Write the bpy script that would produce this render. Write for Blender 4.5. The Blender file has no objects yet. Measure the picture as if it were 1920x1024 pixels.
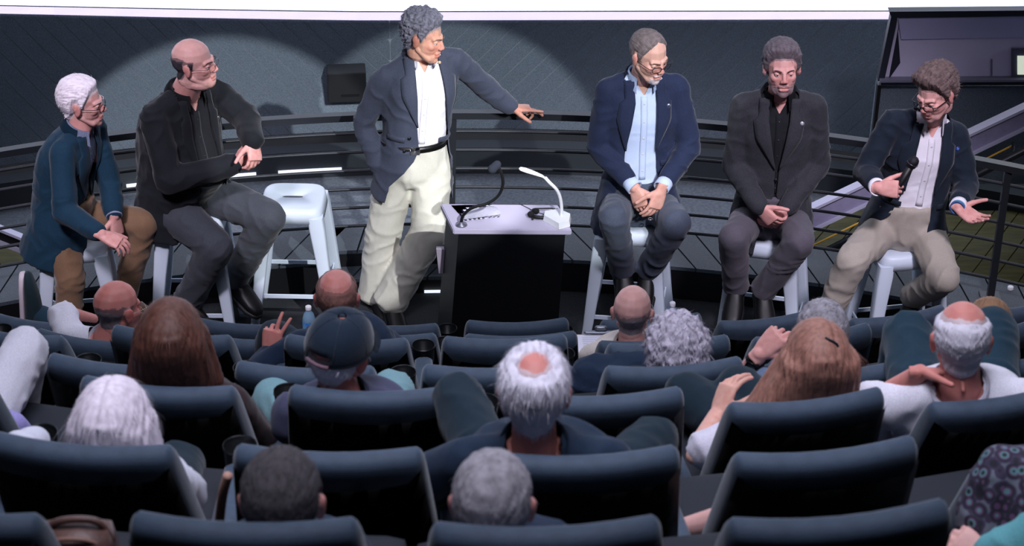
import bpy, bmesh, math, random
import numpy as np
from mathutils import Vector as V, Matrix, noise
from mathutils.bvhtree import BVHTree
random.seed(7)
C = bpy.context.scene.collection
PI = math.pi
# ------------------------------------------------------------------ camera
CH, PITCH, FPX = 6.53, math.radians(30), 4700.0
CP = V((0, 0, CH))
cam = bpy.data.cameras.new('camera'); co = bpy.data.objects.new('camera', cam); C.objects.link(co)
co.location = CP; co.rotation_euler = (PI/2 - PITCH, 0, 0)
cam.sensor_width = 36; cam.lens = FPX/1920*36; cam.clip_end = 200
cam.dof.use_dof = True; cam.dof.focus_distance = 12.4; cam.dof.aperture_fstop = 7.0
bpy.context.scene.camera = co
vs = bpy.context.scene.view_settings
vs.view_transform = 'Standard'; vs.look = 'None'; vs.exposure = 0; vs.gamma = 1; vs.use_curve_mapping = False
# ------------------------------------------------------------------ light
w = bpy.data.worlds.new('world'); bpy.context.scene.world = w; w.use_nodes = True
w.node_tree.nodes['Background'].inputs[0].default_value = (.55, .62, 1, 1)
w.node_tree.nodes['Background'].inputs[1].default_value = .012
def area(name, loc, tgt, size, power, col, sy=None):
    l = bpy.data.lights.new(name, 'AREA'); l.energy = power; l.color = col; l.size = size
    if sy: l.shape = 'RECTANGLE'; l.size_y = sy
    o = bpy.data.objects.new(name, l); C.objects.link(o); o.location = loc
    o.rotation_euler = (V(tgt)-V(loc)).to_track_quat('-Z', 'Y').to_euler(); return o
def spot(name, loc, tgt, ang, power, col, blend=.06, rad=.05):
    l = bpy.data.lights.new(name, 'SPOT'); l.energy = power; l.color = col; l.spot_size = math.radians(ang)
    l.spot_blend = blend; l.shadow_soft_size = rad
    o = bpy.data.objects.new(name, l); C.objects.link(o); o.location = loc
    o.rotation_euler = (V(tgt)-V(loc)).to_track_quat('-Z', 'Y').to_euler(); return o
def ray(px, py):
    u = (px-960)/FPX; v = (py-512)/FPX
    return V((u, math.cos(PITCH)-v*math.sin(PITCH), -(math.sin(PITCH)+v*math.cos(PITCH))))
def az(px, py, z): r = ray(px, py); return CP+r*((z-CH)/r.z)
def ay(px, py, y): r = ray(px, py); return CP+r*(y/r.y)
def throw(a, b, t):   # a lamp t metres back along the line from a shadow b through its caster a
    d = (V(a)-V(b)).normalized(); return V(a)+d*t
L1 = throw(ay(795, 60, 11.0), ay(505, 255, 13.9), 10.5); spot('spotlight', L1, ay(668, 238, 11.0), 9.0, 4700, (.96, .97, 1), .05, .04)
L2 = throw(ay(1220, 105, 10.95), ay(1000, 250, 13.9), 10.5); spot('spotlight', L2, ay(1040, 215, 11.0), 8.2, 3300, (.95, .97, 1), .05, .04)
a_ = area('audience_fill', (0, 5.2, 9.0), (0, 6.2, 1), 4, 105, (.84, .84, 1), 3); a_.data.spread = math.radians(72)  # added overhead fill that lifts the seat tops, no fixture modelled
a_ = area('audience_fill', (0, 11.6, 5.6), (0, 6.5, 1.5), 6, 60, (.74, .80, 1), 2.0); a_.data.spread = math.radians(120)  # added bluish fill from the stage side towards the audience
spot('stage_fill', (-2.6, 4.8, 7.4), (-1.85, 10.75, .85), 17, 2500, (.93, .84, 1), .9, .5)  # unseen soft fill added for the seated men at left
spot('stage_fill', (2.8, 4.8, 7.4), (1.45, 10.75, .85), 19, 2900, (.93, .84, 1), .9, .5)  # same added fill for the seated men at right
area('stair_fill', (3.0, 12.9, 2.6), (2.3, 13.2, -.6), .6, 4, (1, .9, .4))  # small warm fill added above the olive planks, source unseen
# ------------------------------------------------------------------ materials
def lin(c): return tuple(((x/255)/12.92 if x/255 <= .04045 else ((x/255+.055)/1.055)**2.4) for x in c)
MC = {}
def mat(name, rgb, rough=.7, metal=0, ns=0, na=0, bs=0, bd=0, stretch=(1, 1, 1), spec=.4, sheen=0, emit=0, trans=0, rgb2=None, wave=None, tint=False):
    if name in MC: return MC[name]
    m = bpy.data.materials.new(name); m.use_nodes = True; MC[name] = m
    nt = m.node_tree; b = nt.nodes['Principled BSDF']; L = nt.links.new
    b.inputs['Roughness'].default_value = rough; b.inputs['Metallic'].default_value = metal
    b.inputs['Specular IOR Level'].default_value = spec
    c = lin(rgb); b.inputs['Base Color'].default_value = (*c, 1)
    if sheen: b.inputs['Sheen Weight'].default_value = sheen; b.inputs['Sheen Roughness'].default_value = .4
    if trans: b.inputs['Transmission Weight'].default_value = trans; b.inputs['IOR'].default_value = 1.33
    if emit: b.inputs['Emission Color'].default_value = (*c, 1); b.inputs['Emission Strength'].default_value = emit
    if ns or bs or wave:
        tc = nt.nodes.new('ShaderNodeTexCoord'); mp = nt.nodes.new('ShaderNodeMapping'); mp.inputs['Scale'].default_value = stretch
        L(tc.outputs['Object'], mp.inputs['Vector'])
    last = None
    if ns:
        n = nt.nodes.new('ShaderNodeTexNoise'); n.inputs['Scale'].default_value = ns; n.inputs['Detail'].default_value = 4
        L(mp.outputs[0], n.inputs['Vector'])
        mr = nt.nodes.new('ShaderNodeMapRange'); mr.inputs[1].default_value = .3; mr.inputs[2].default_value = .7
        L(n.outputs['Fac'], mr.inputs[0])
        mx = nt.nodes.new('ShaderNodeMix'); mx.data_type = 'RGBA'
        d = lin(rgb2) if rgb2 else tuple(x*(1-na) for x in c)
        mx.inputs[6].default_value = (*(tuple(min(1, x*(1+na)) for x in c) if not rgb2 else c), 1); mx.inputs[7].default_value = (*d, 1)
        L(mr.outputs[0], mx.inputs[0]); last = mx.outputs[2]
    if wave:  # woven stripes: (scale, direction, rgb, threshold)
        wv = nt.nodes.new('ShaderNodeTexWave'); wv.inputs['Scale'].default_value = wave[0]; wv.bands_direction = wave[1]
        L(tc.outputs['Object'], wv.inputs['Vector'])
        mx = nt.nodes.new('ShaderNodeMix'); mx.data_type = 'RGBA'; L(wv.outputs['Fac'], mx.inputs[0])
        mx.inputs[6].default_value = (*c, 1); mx.inputs[7].default_value = (*lin(wave[2]), 1)
        if last: L(last, mx.inputs[6])
        last = mx.outputs[2]
    if tint:
        at = nt.nodes.new('ShaderNodeAttribute'); at.attribute_name = 'tint'
        sp = nt.nodes.new('ShaderNodeSeparateColor'); L(at.outputs['Color'], sp.inputs[0])
        for i, cc in enumerate(((190, 84, 78), tint)):
            mx = nt.nodes.new('ShaderNodeMix'); mx.data_type = 'RGBA'; L(sp.outputs[i], mx.inputs[0])
            if last: L(last, mx.inputs[6])
            else: mx.inputs[6].default_value = (*c, 1)
            mx.inputs[7].default_value = (*lin(cc), 1); last = mx.outputs[2]
    if last: L(last, b.inputs['Base Color'])
    if bs:
        n2 = nt.nodes.new('ShaderNodeTexNoise'); n2.inputs['Scale'].default_value = bs; n2.inputs['Detail'].default_value = 3
        L(mp.outputs[0], n2.inputs['Vector'])
        bu = nt.nodes.new('ShaderNodeBump'); bu.inputs['Strength'].default_value = 1; bu.inputs['Distance'].default_value = bd
        L(n2.outputs['Fac'], bu.inputs['Height']); L(bu.outputs[0], b.inputs['Normal'])
    return m
# ------------------------------------------------------------------ mesh helpers
def ring(bm, c, U, W, ru, rw, n=16, pw=2.0):
    out = []
    for i in range(n):
        a = 2*PI*i/n; ca, sa = math.cos(a), math.sin(a)
        x = math.copysign(abs(ca)**(2/pw), ca); y = math.copysign(abs(sa)**(2/pw), sa)
        out.append(bm.verts.new(c+U*(ru*x)+W*(rw*y)))
    return out
def bridge(bm, a, b):
    n = len(a)
    for i in range(n): bm.faces.new((a[i], a[(i+1) % n], b[(i+1) % n], b[i]))
def loft(bm, rings, n=16, pw=2.0, cap=True, closed=False):
    rs = [ring(bm, V(r[0]), V(r[1]), V(r[2]), r[3], r[4], n, r[5] if len(r) > 5 else pw) for r in rings]
    for a, b in zip(rs, rs[1:]): bridge(bm, a, b)
    if closed: bridge(bm, rs[-1], rs[0])
    elif cap:
        bm.faces.new(rs[0][::-1]); bm.faces.new(rs[-1])
    return rs
def perp(d):
    d = V(d).normalized(); a = V((0, 0, 1)) if abs(d.z) < .9 else V((0, 1, 0))
    u = d.cross(a).normalized(); return u, d.cross(u).normalized()
def cap(bm, p0, p1, r0, r1, n=14, fl=1.0, ax=None):
    p0, p1 = V(p0), V(p1); d = p1-p0
    if d.length < 1e-5: d = V((0, 0, 1e-4))
    dn = d.normalized()
    if ax is not None: u = (V(ax)-dn*V(ax).dot(dn)).normalized(); w_ = dn.cross(u)
    else: u, w_ = perp(dn)
    R = []
    for t in (85, 60, 30): R.append((p0-dn*r0*math.sin(math.radians(t)), u, w_, r0*math.cos(math.radians(t)), r0*fl*math.cos(math.radians(t))))
    R.append((p0, u, w_, r0, r0*fl)); R.append((p1, u, w_, r1, r1*fl))
    for t in (30, 60, 85): R.append((p1+dn*r1*math.sin(math.radians(t)), u, w_, r1*math.cos(math.radians(t)), r1*fl*math.cos(math.radians(t))))
    loft(bm, R, n)
def ell(bm, c, r, M=None, n=14):
    M = M or Matrix.Identity(3); X, Y, Z = M.col[0], M.col[1], M.col[2]; c = V(c)
    R = []
    for k in range(9):
        t = math.radians(-86+172*k/8); R.append((c+Z*r[2]*math.sin(t), X, Y, r[0]*math.cos(t), r[1]*math.cos(t)))
    loft(bm, R, n)
def tube(bm, pts, r, n=8, closed=False, smooth=0):
    pts = [V(p) for p in pts]
    if smooth: pts = cr(pts, smooth, closed)
    m = len(pts); rs = r if isinstance(r, (list, tuple)) else [r]*m
    if len(rs) != m: rs = [rs[0]+(rs[-1]-rs[0])*i/(m-1) for i in range(m)]
    R = []; u = None
    for i, p in enumerate(pts):
        a = pts[i-1] if (i or closed) else p; b = pts[(i+1) % m] if (i < m-1 or closed) else p
        d = (b-a).normalized()
        u = perp(d)[0] if u is None else (u-d*u.dot(d)).normalized()
        R.append((p, u, d.cross(u), rs[i], rs[i]))
    loft(bm, R, n, closed=closed)
def cr(p, k, closed=False):
    out = []; n = len(p)
    for i in range(n if closed else n-1):
        a = p[i-1] if (i or closed) else p[0]; b = p[i]; c = p[(i+1) % n]; d = p[(i+2) % n] if (closed or i+2 < n) else p[-1]
        for j in range(k):
            t = j/k
            out.append(.5*((2*b)+(c-a)*t+(2*a-5*b+4*c-d)*t*t+(3*b-a-3*c+d)*t**3))
    if not closed: out.append(p[-1])
    return out
def box(bm, c, s, M=None, bev=0):
    r = bmesh.ops.create_cube(bm, size=1)
    for v in r['verts']:
        p = V((v.co.x*s[0], v.co.y*s[1], v.co.z*s[2])); v.co = (M @ p if M else p)+V(c)
    if bev:
        es = set(e for v in r['verts'] for e in v.link_edges)
        bmesh.ops.bevel(bm, geom=list(es), offset=bev, segments=2, affect='EDGES', profile=.5)
def hexa(bm, pts):
    v = [bm.verts.new(V(p)) for p in pts]
    for f in ((0, 3, 2, 1), (4, 5, 6, 7), (0, 1, 5, 4), (1, 2, 6, 5), (2, 3, 7, 6), (3, 0, 4, 7)): bm.faces.new([v[i] for i in f])
def beam(bm, a, b, w_, h, up=(0, 0, 1)):
    a, b = V(a), V(b); d = (b-a).normalized(); s = d.cross(V(up)).normalized(); t = s.cross(d)
    hexa(bm, [a-s*w_/2-t*h/2, a+s*w_/2-t*h/2, a+s*w_/2+t*h/2, a-s*w_/2+t*h/2, b-s*w_/2-t*h/2, b+s*w_/2-t*h/2, b+s*w_/2+t*h/2, b-s*w_/2+t*h/2])
def lathe(bm, prof, c=(0, 0, 0), n=20, cap_=True):
    X, Y = V((1, 0, 0)), V((0, 1, 0)); loft(bm, [(V(c)+V((0, 0, z)), X, Y, max(r, 1e-4), max(r, 1e-4)) for r, z in prof], n, cap=cap_)
def obj(name, bm, m=None, parent=None, smooth=True, auto=False):
    me = bpy.data.meshes.new(name); bmesh.ops.recalc_face_normals(bm, faces=bm.faces); bm.to_mesh(me); bm.free()
    if m:
        for x in (m if isinstance(m, (list, tuple)) else [m]): me.materials.append(x)
    if smooth: me.polygons.foreach_set('use_smooth', [True]*len(me.polygons))
    if auto: me.set_sharp_from_angle(angle=math.radians(auto if auto > 1 else 35))
    o = bpy.data.objects.new(name, me); C.objects.link(o)
    if parent: o.parent = parent
    return o
def tag(o, label=None, cat=None, group=None, kind=None):
    if label: o['label'] = label
    if cat: o['category'] = cat
    if group: o['group'] = group
    if kind: o['kind'] = kind
    return o
def empty(name, loc=(0, 0, 0), rz=0, **k):
    o = bpy.data.objects.new(name, None); C.objects.link(o); o.location = loc; o.rotation_euler = (0, 0, rz); o.empty_display_size = .1
    return tag(o, **k)
def B(): return bmesh.new()
def copy_tree(o, parent=None):
    c = o.copy(); C.objects.link(c); c.parent = parent
    for ch in o.children: copy_tree(ch, c)
    return c
def struct(name, bm, m, parent=None, **k):
    o = obj(name, bm, m, parent, **k)
    if not parent: o['kind'] = 'structure'
    return o
# ------------------------------------------------------------------ palette
carpet = mat('carpet_dark', (34, 38, 42), .95, ns=90, na=.3, bs=300, bd=.002)
riserm = mat('riser_dark', (17, 19, 23), .9, ns=30, na=.2)
wallm = mat('wall_carpet', (102, 114, 126), .95, ns=160, na=.28, bs=250, bd=.002, sheen=.1)
seam = mat('seam_grey', (150, 160, 168), .7)
blackm = mat('black_paint', (14, 15, 18), .5)
railm = mat('rail_black_metal', (44, 47, 52), .38, metal=.3, spec=.5)
platem = mat('plate_grey', (66, 74, 82), .6, ns=120, na=.25, bs=200, bd=.001)
whitem = mat('stool_white', (204, 216, 230), .42, ns=4, na=.04)
rubber = mat('rubber_grey', (120, 125, 130), .8)
lilac = mat('stringer_lilac', (150, 146, 176), .55, ns=20, na=.08)
olive = mat('olive_planks', (76, 74, 42), .7, ns=6, na=.3, stretch=(1, 6, 1))
screenm = mat('screen_glow', (232, 238, 255), .8, emit=1.30)
screenb = mat('screen_border', (224, 216, 240), .8, emit=.9)
domem = mat('dome_grey', (40, 42, 50), .9)
# ------------------------------------------------------------------ setting
ARC = [(0, 283), (120, 262), (250, 243), (470, 220), (650, 208), (860, 205), (1000, 208), (1110, 215), (1330, 232), (1550, 260), (1610, 272), (1830, 292), (1920, 297)]
RZ = .945
_p = [az(x, y, RZ) for x, y in ARC]
# a circle through the rail points (least squares)
A_ = np.array([[2*p.x, 2*p.y, 1] for p in _p]); b_ = np.array([p.x**2+p.y**2 for p in _p])
cx, cy, cc = np.linalg.lstsq(A_, b_, rcond=None)[0]; RR = math.sqrt(cc+cx*cx+cy*cy)
def arc(x, r=0.0, z=0.0):
    R = RR+r; return V((x, cy+math.sqrt(max(.01, R*R-(x-cx)**2)), z))
def arca(a, r=0.0, z=0.0): return V((cx+(RR+r)*math.sin(a), cy+(RR+r)*math.cos(a), z))
# stage floor, pit floor
bm = B(); n = 40; top = [arca(-.9+1.8*i/n, -.16, 0) for i in range(n+1)]
v1 = [bm.verts.new(p) for p in top]; v2 = [bm.verts.new((p.x, 8.6, 0)) for p in top]
for i in range(n): bm.faces.new((v1[i], v1[i+1], v2[i+1], v2[i]))
r_ = bmesh.ops.extrude_face_region(bm, geom=bm.faces[:])
for v in r_['geom']:
    if isinstance(v, bmesh.types.BMVert): v.co.z = -.9
struct('floor', bm, carpet, smooth=False)
def annulus(r0, z0, r1, z1, a0=-1.0, a1=1.0, n=60):
    bm = B(); rs = []
    for r, z in ((r0, z0), (r1, z1), (r1, z1-.08), (r0, z0-.08)): rs.append([bm.verts.new(arca(a0+(a1-a0)*i/n, r, z)) for i in range(n+1)])
    for k in range(4):
        a, b = rs[k], rs[(k+1) % 4]
        for i in range(n): bm.faces.new((a[i], a[i+1], b[i+1], b[i]))
    bm.faces.new([rs[k][0] for k in range(4)]); bm.faces.new([rs[k][n] for k in range(4)][::-1])
    return bm
struct('floor_pit', annulus(.2, -.62, 3.2, -.62), mat('pit_floor', (96, 104, 112), .9, ns=60, na=.25, bs=200, bd=.002), smooth=False)
# kerb under the rail: body, plates one by one, with a notch and step at the centre
NOTCH = (az(616, 470, .19).x, az(862, 470, .19).x)
def kerb(a0, a1, r0, r1, z0, z1, n):
    bm = B(); rs = []
    for r, z in ((r0, z0), (r0, z1), (r1, z1), (r1, z0)): rs.append([bm.verts.new(arca(a0+(a1-a0)*i/n, r, z)) for i in range(n+1)])
    for k in range(4):
        a, b = rs[k], rs[(k+1) % 4]
        for i in range(n): bm.faces.new((a[i], a[i+1], b[i+1], b[i]))
    bm.faces.new([rs[k][0] for k in range(4)]); bm.faces.new([rs[k][n] for k in range(4)][::-1])
    return bm
def ang(x): return math.asin((x-cx)/RR)
aN0, aN1 = ang(NOTCH[0]), ang(NOTCH[1])
kb = struct('trim_kerb', kerb(-.62, .62, -.06, .2, -.6, .17, 60), blackm, smooth=False)
for a0, a1 in ((-.62, aN0), (aN1, .62)): obj('kerb_block', kerb(a0, a1, -.16, -.06, 0, .17, 30), blackm, kb, smooth=False)
def plates(a0, a1, r0, r1, z, sk, step=.030):
    k = max(1, round((a1-a0)/step)); st = (a1-a0)/k
    for i in range(k):
        b0 = a0+i*st+.0008; b1 = a0+(i+1)*st-.0008
        s = t = sk
        bm = B(); P4 = [arca(b0-s, r0, z), arca(b1-t, r0, z), arca(b1+t, r1, z), arca(b0+s, r1, z)]
        hexa(bm, [p+V((0, 0, -.02)) for p in P4]+P4); obj('plate', bm, platem, kb, smooth=False)
plates(-.56, aN0, -.165, .2, .19, .017, .026); plates(aN1, .56, -.165, .2, .19, -.017, .026); plates(aN0, aN1, -.06, .2, .19, .004)
obj('kerb_step', kerb(aN0, aN1, -.19, -.06, 0, .075, 10), blackm, kb, smooth=False)
plates(aN0, aN1, -.19, -.05, .095, .006, .022)
bm = B(); tube(bm, [arca(aN0+(aN1-aN0)*(.72+.28*i/6), -.2, .012) for i in range(7)], .008)
obj('light_strip', bm, mat('strip_white', (235, 240, 255), .4, emit=1.0), kb)
bm = B(); tube(bm, [arca(-.6+1.2*i/60, .2, .165) for i in range(61)], .02); obj('kerb_nosing', bm, platem, kb)
# back wall: backing + diagonal panels with bright seams
WR0, WR1, WZ0, WZ1 = 2.45, 2.75, -.5, None
def wtop(px): return 36 if px > 500 else 24+12*max(0, px)/500
zt = ay(960, 37, cy+RR+2.7).z
WZ1 = zt
def solve_top(a, r):
    lo_, hi_ = -1.0, 3.0
    for _ in range(30):
        m_ = (lo_+hi_)/2; p = arca(a, r, m_); d = p-CP; zz = d.y*math.cos(PITCH)-d.z*math.sin(PITCH); yy = 512-FPX*(d.y*math.sin(PITCH)+d.z*math.cos(PITCH))/zz; xx = 960+FPX*d.x/zz
        t_ = 37-13*max(0, 1-xx/700)**1.3 if xx < 700 else 37-2*(xx-700)/950
        if xx < 0: t_ = 24
        if xx > 1700: t_ = 35
        if yy > t_: lo_ = m_
        else: hi_ = m_
    return m_
TOPZ = [(-.8+1.6*i/160, solve_top(-.8+1.6*i/160, WR1)) for i in range(161)]
def topz(a): return float(np.interp(a, [t[0] for t in TOPZ], [t[1] for t in TOPZ]))
def wp(a, h, d=0.0):   # h 0..1
    return arca(a, WR0+(WR1-WR0)*h-d, WZ0+(topz(a)-WZ0)*h)
bm = B(); n = 80
for j, (h, d) in enumerate(((0, -.004), (1, -.004), (1, -.1), (0, -.1))): pass
rs = [[bm.verts.new(wp(-.75+1.5*i/n, h, d)) for i in range(n+1)] for h, d in ((0, 0), (1.0, 0), (1.0, -.12), (0, -.12))]
for k in range(4):
    a, b = rs[k], rs[(k+1) % 4]
    for i in range(n): bm.faces.new((a[i], a[i+1], b[i+1], b[i]))
wall = struct('wall_back', bm, seam)
amid = math.atan2(ay(735, 200, 13.6).x-cx, ay(735, 200, 13.6).y-cy)
def wpanel(a0, a1, sk, lo_, hi_):
    n = 60 if (lo_ > -.55 and a0-.06 < lo_) or (hi_ < .55 and a1+.06 > hi_) else 8
    L = []
    for i in range(n+1):
        h = i/n; b0 = min(max(a0+sk*(h-.5), lo_), hi_); b1 = min(max(a1+sk*(h-.5), lo_), hi_)
        if b1-b0 > .0004: L.append((wp(b0, h, .003), wp(b1, h, .003), wp(b1, h, .0005), wp(b0, h, .0005)))
    if len(L) < 2: return
    bm = B(); rows = [[bm.verts.new(p) for p in q] for q in L]
    for a, b in zip(rows, rows[1:]): bridge(bm, a, b)
    bm.faces.new(rows[0]); bm.faces.new(rows[-1][::-1]); obj('wall_panel', bm, wallm, wall, smooth=False)
st = .0148; SK = .09; g = .00024
for k in range(-8, 45):
    if amid-k*st > -.52: wpanel(amid-(k+1)*st+g, amid-k*st-g, -SK, -.6, amid-g)
    if amid+k*st < .50: wpanel(amid+k*st+g, amid+(k+1)*st-g, SK, amid+g, .6)
# ledge with a strip of light along the foot of the wall
struct('trim_1', annulus(2.33, -.47, 2.5, -.40), blackm, smooth=False)
def arcbox(r0, r1, z0, z1, a0, a1, n=50): return kerb(a0, a1, r0, r1, z0, z1, n)
ledge = struct('trim_2', arcbox(2.30, 2.46, -.62, -.44, -.7, .7), mat('ledge_dark', (50, 56, 62), .8), smooth=False)
for pa, pb in ((228, 262), (418, 478), (520, 640)):
    bm = B(); A0 = ay(pa, 291, 13.5); A1 = ay(pb, 291, 13.5); b0 = math.atan2(A0.x-cx, A0.y-cy); b1 = math.atan2(A1.x-cx, A1.y-cy)
    tube(bm, [arca(b0+(b1-b0)*i/4, 2.285, -.56) for i in range(5)], .011); obj('light_strip', bm, mat('strip_white', (235, 240, 255), .4), ledge)
# dome screen: sphere section above the wall, centre portion lit
SC = V((cx, cy, 1.2)); SR = (arca(0, WR1, 0)-V((cx, cy, 0))).length
def sp(a, e, d=0.0):
    R = math.sqrt(max(SR**2+(1.2-WZ1)**2, 1)); R -= d
    k = max(0, 1-(e-e0)/.26) if abs(a) < .85 else 0
    return SC+V((R*math.sin(a)*math.cos(e), R*math.cos(a)*math.cos(e), R*math.sin(e)+(topz(a)-WZ1)*k))
e0 = math.asin((WZ1-1.2)/math.sqrt(SR**2+(1.2-WZ1)**2))
def patch(a0, a1, ea, eb, n, m_, d0=0.0):
    bm = B(); g = [[bm.verts.new(sp(a0+(a1-a0)*i/n, ea+(eb-ea)*j/m_, d0)) for i in range(n+1)] for j in range(m_+1)]
    for j in range(m_):
        for i in range(n): bm.faces.new((g[j][i], g[j][i+1], g[j+1][i+1], g[j+1][i]))
    bmesh.ops.solidify(bm, geom=bm.faces[:], thickness=-.03); return bm
aw = math.atan2(ay(1668, 25, 13.3).x-cx, ay(1668, 25, 13.3).y-cy)
EB = .0060
scr = struct('wall_screen', patch(-.8, .8, e0+EB, e0+.27, 40, 10), screenm)
struct('trim_screen', patch(-.8, .8, e0, e0+EB-.0004, 40, 1, .012), screenb)
struct('ceiling', patch(-PI, PI, e0+.63, 1.5, 60, 12), domem)
struct('wall_dome', patch(-.8, .8, e0+.275, e0+.62, 30, 8), domem)
struct('wall_dome', patch(.82, 2*PI-.82, e0-.2, e0+.62, 50, 6), domem)
# control-room window at right
WY = 12.55
WQ = [ay(x, y, WY) for x, y in ((1652, 152), (2100, 150), (2100, 20), (1672, 26))]
def quadbox(P, d=.05, back=(0, 1, 0)):
    bm = B(); P = [V(p) for p in P]; hexa(bm, P+[p+V(back)*d for p in P]); return bm
win = empty('window_1', WQ[0], kind='structure')
def wq(x, y, d=0): return ay(x, y, WY+d)-WQ[0]
frm = mat('window_frame', (44, 48, 60), .5)
for q in (((1652, 152), (2100, 150), (2100, 159), (1652, 161)), ((1667, 22), (2100, 18), (2100, 28), (1672, 34)), ((1646, 152), (1658, 152), (1684, 30), (1672, 26))):
    obj('frame', quadbox([wq(*p, -.02) for p in q], .06), frm, win, smooth=False)
obj('pane', quadbox([wq(*p) for p in ((1658, 152), (2100, 150), (2100, 28), (1684, 34))], .01), mat('window_glass_haze', (226, 218, 246), .45, spec=.5, ns=3, na=.06), win, smooth=False)  # pale pane colour carries the reflected haze
obj('window_sill', quadbox([wq(*p, -.05) for p in ((1650, 151), (2100, 149), (2100, 153), (1650, 155))], .05), mat('sill_grey', (120, 122, 140), .5), win, smooth=False)
obj('blind', quadbox([wq(*p, -.012) for p in ((1667, 148), (1688, 118), (1684, 60), (1688, 35))], .008), mat('shade_dark', (34, 38, 52), .8), win, smooth=False)
obj('pane_reflection_band', quadbox([wq(*p, -.012) for p in ((1690, 74), (2100, 66), (2100, 28), (1684, 34))], .008), mat('glass_reflection_tone', (196, 194, 232), .45, spec=.5), win, smooth=False)  # reflection on the glass painted as a separate toned strip
obj('lit_panel', quadbox([wq(*p, -.03) for p in ((1908, 140), (2000, 140), (2000, 106), (1908, 106))], .012), mat('lit_panel', (225, 235, 215), .5, emit=.7), win, smooth=False)
obj('panel_surround', quadbox([wq(*p, -.02) for p in ((1897, 150), (2010, 150), (2010, 92), (1897, 92))], .012), mat('surround', (90, 90, 112), .5), win, smooth=False)
obj('mullion', quadbox([wq(*p, -.02) for p in ((1858, 142), (1861, 142), (1861, 112), (1858, 112))], .01), mat('sill_grey', (120, 122, 140), .5), win, smooth=False)
struct('wall_right', quadbox([ay(x, y, WY+.02) for x, y in ((1628, 345), (2150, 345), (2150, 160), (1650, 161))], .15), wallm, smooth=False)
struct('trim_3', quadbox([ay(x, y, WY-.01) for x, y in ((1626, 345), (1631, 345), (1653, 160), (1646, 160))], .05), blackm, smooth=False)
# dark speaker box on the wall
aB = math.atan2(ay(651, 145, 13.5).x-cx, ay(651, 145, 13.5).y-cy)
bx = empty('wall_speaker', wp(aB, .56, .1), -aB, label='black box speaker mounted on the dark back wall behind the standing man', cat='speaker')
bm = B(); box(bm, (0, 0, 0), (.235, .14, .2), None, .008); obj('cabinet', bm, mat('box_black', (24, 26, 30), .8), bx, smooth=False)
bm = B(); box(bm, (.02, -.072, -.05), (.11, .006, .012)); obj('port', bm, blackm, bx, smooth=False)
# lower floor lit olive at right and left, planks one by one; stair stringers
pl = struct('floor_lower', quadbox([(-3.6, 12.0, -.70), (-2.2, 12.0, -.70), (-2.2, 13.4, -.70), (-3.6, 13.4, -.70)], .01, (0, 0, -1)), olive, smooth=False)
def planks(x0, x1, y0, y1, z, sk, wdt, par):
    x = x0
    while x < x1:
        bm = B(); q = [(x+.004, y0, z), (x+wdt-.004, y0, z), (x+wdt-.004+sk, y1, z), (x+.004+sk, y1, z)]
        hexa(bm, [V(p)-V((0, 0, .03)) for p in q]+[V(p) for p in q]); obj('plank', bm, olive, par, smooth=False); x += wdt
planks(.9, 3.2, 11.35, 13.0, -.55, .9, .15, pl); planks(-4.2, -2.3, 11.3, 12.6, -.55, -.5, .17, pl)
def span(name, a, b, h, d, m, label, cat):
    bm = B(); beam(bm, a, b, d, h); return tag(obj(name, bm, m, None, smooth=False), label, cat)
YS = 12.1
st_ = empty('stair_stringer', ay(1730, 310, YS), label='lilac grey sloping stair stringer with pale edges behind the right railing', cat='stair stringer')
o0 = ay(1730, 310, YS)
def wedge(px, m, nm, par, Y=YS, d=.05, o=o0): return obj(nm, quadbox([ay(x, y, Y)-o for x, y in px], d), m, par, smooth=False)
wedge(((1430, 476), (2300, 59), (2300, 29), (1430, 440)), lilac, 'stringer_board', st_)
wedge(((1430, 441), (2300, 30), (2300, 25), (1430, 436)), mat('pale_edge', (196, 196, 220), .5), 'edge_strip', st_, YS-.02, .07)
wedge(((1430, 481), (2300, 64), (2300, 59), (1430, 476)), mat('pale_edge', (196, 196, 220), .5), 'edge_strip', st_, YS-.02, .07)
hr = empty('stair_handrail', o0, label='dark round stair handrail running below the lilac stringer at right', cat='handrail')
bm = B(); tube(bm, [ay(1430, 532, YS-.1)-o0, ay(2200, 140, YS-.1)-o0], .022, 10); obj('rail', bm, railm, hr)
for px in (1500, 1700, 1900):
    bm = B(); yy = 532-(px-1430)*.509; tube(bm, [ay(px, yy, YS-.1)-o0, ay(px, yy-26, YS-.03)-o0], .009, 6); obj('bracket', bm, railm, hr)
bm = B(); tube(bm, [ay(1430, 507, YS), ay(1600, 423, YS), ay(1900, 310-38, YS)], .005, 6)
tag(obj('yellow_cable', bm, mat('yellow_line', (214, 170, 60), .5), None), 'thin yellow cable sloping beside the stair handrail at right', 'cable')
st2 = empty('stair_stringer', ay(30, 455, 11.9), label='pair of pale sloping stair edges behind the railing at far left', cat='stair stringer')
o1 = ay(30, 455, 11.9)
wedge(((-40, 414), (-40, 419), (80, 468), (80, 463)), mat('pale_edge', (196, 196, 220), .5), 'edge_strip', st2, 11.9, .05, o1)
wedge(((-40, 438), (-40, 444), (80, 492), (80, 486)), mat('pale_edge', (196, 196, 220), .5), 'edge_strip', st2, 11.9, .05, o1)
wedge(((-40, 419), (-40, 438), (80, 486), (80, 468)), blackm, 'stringer_board', st2, 11.92, .03, o1)
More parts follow.
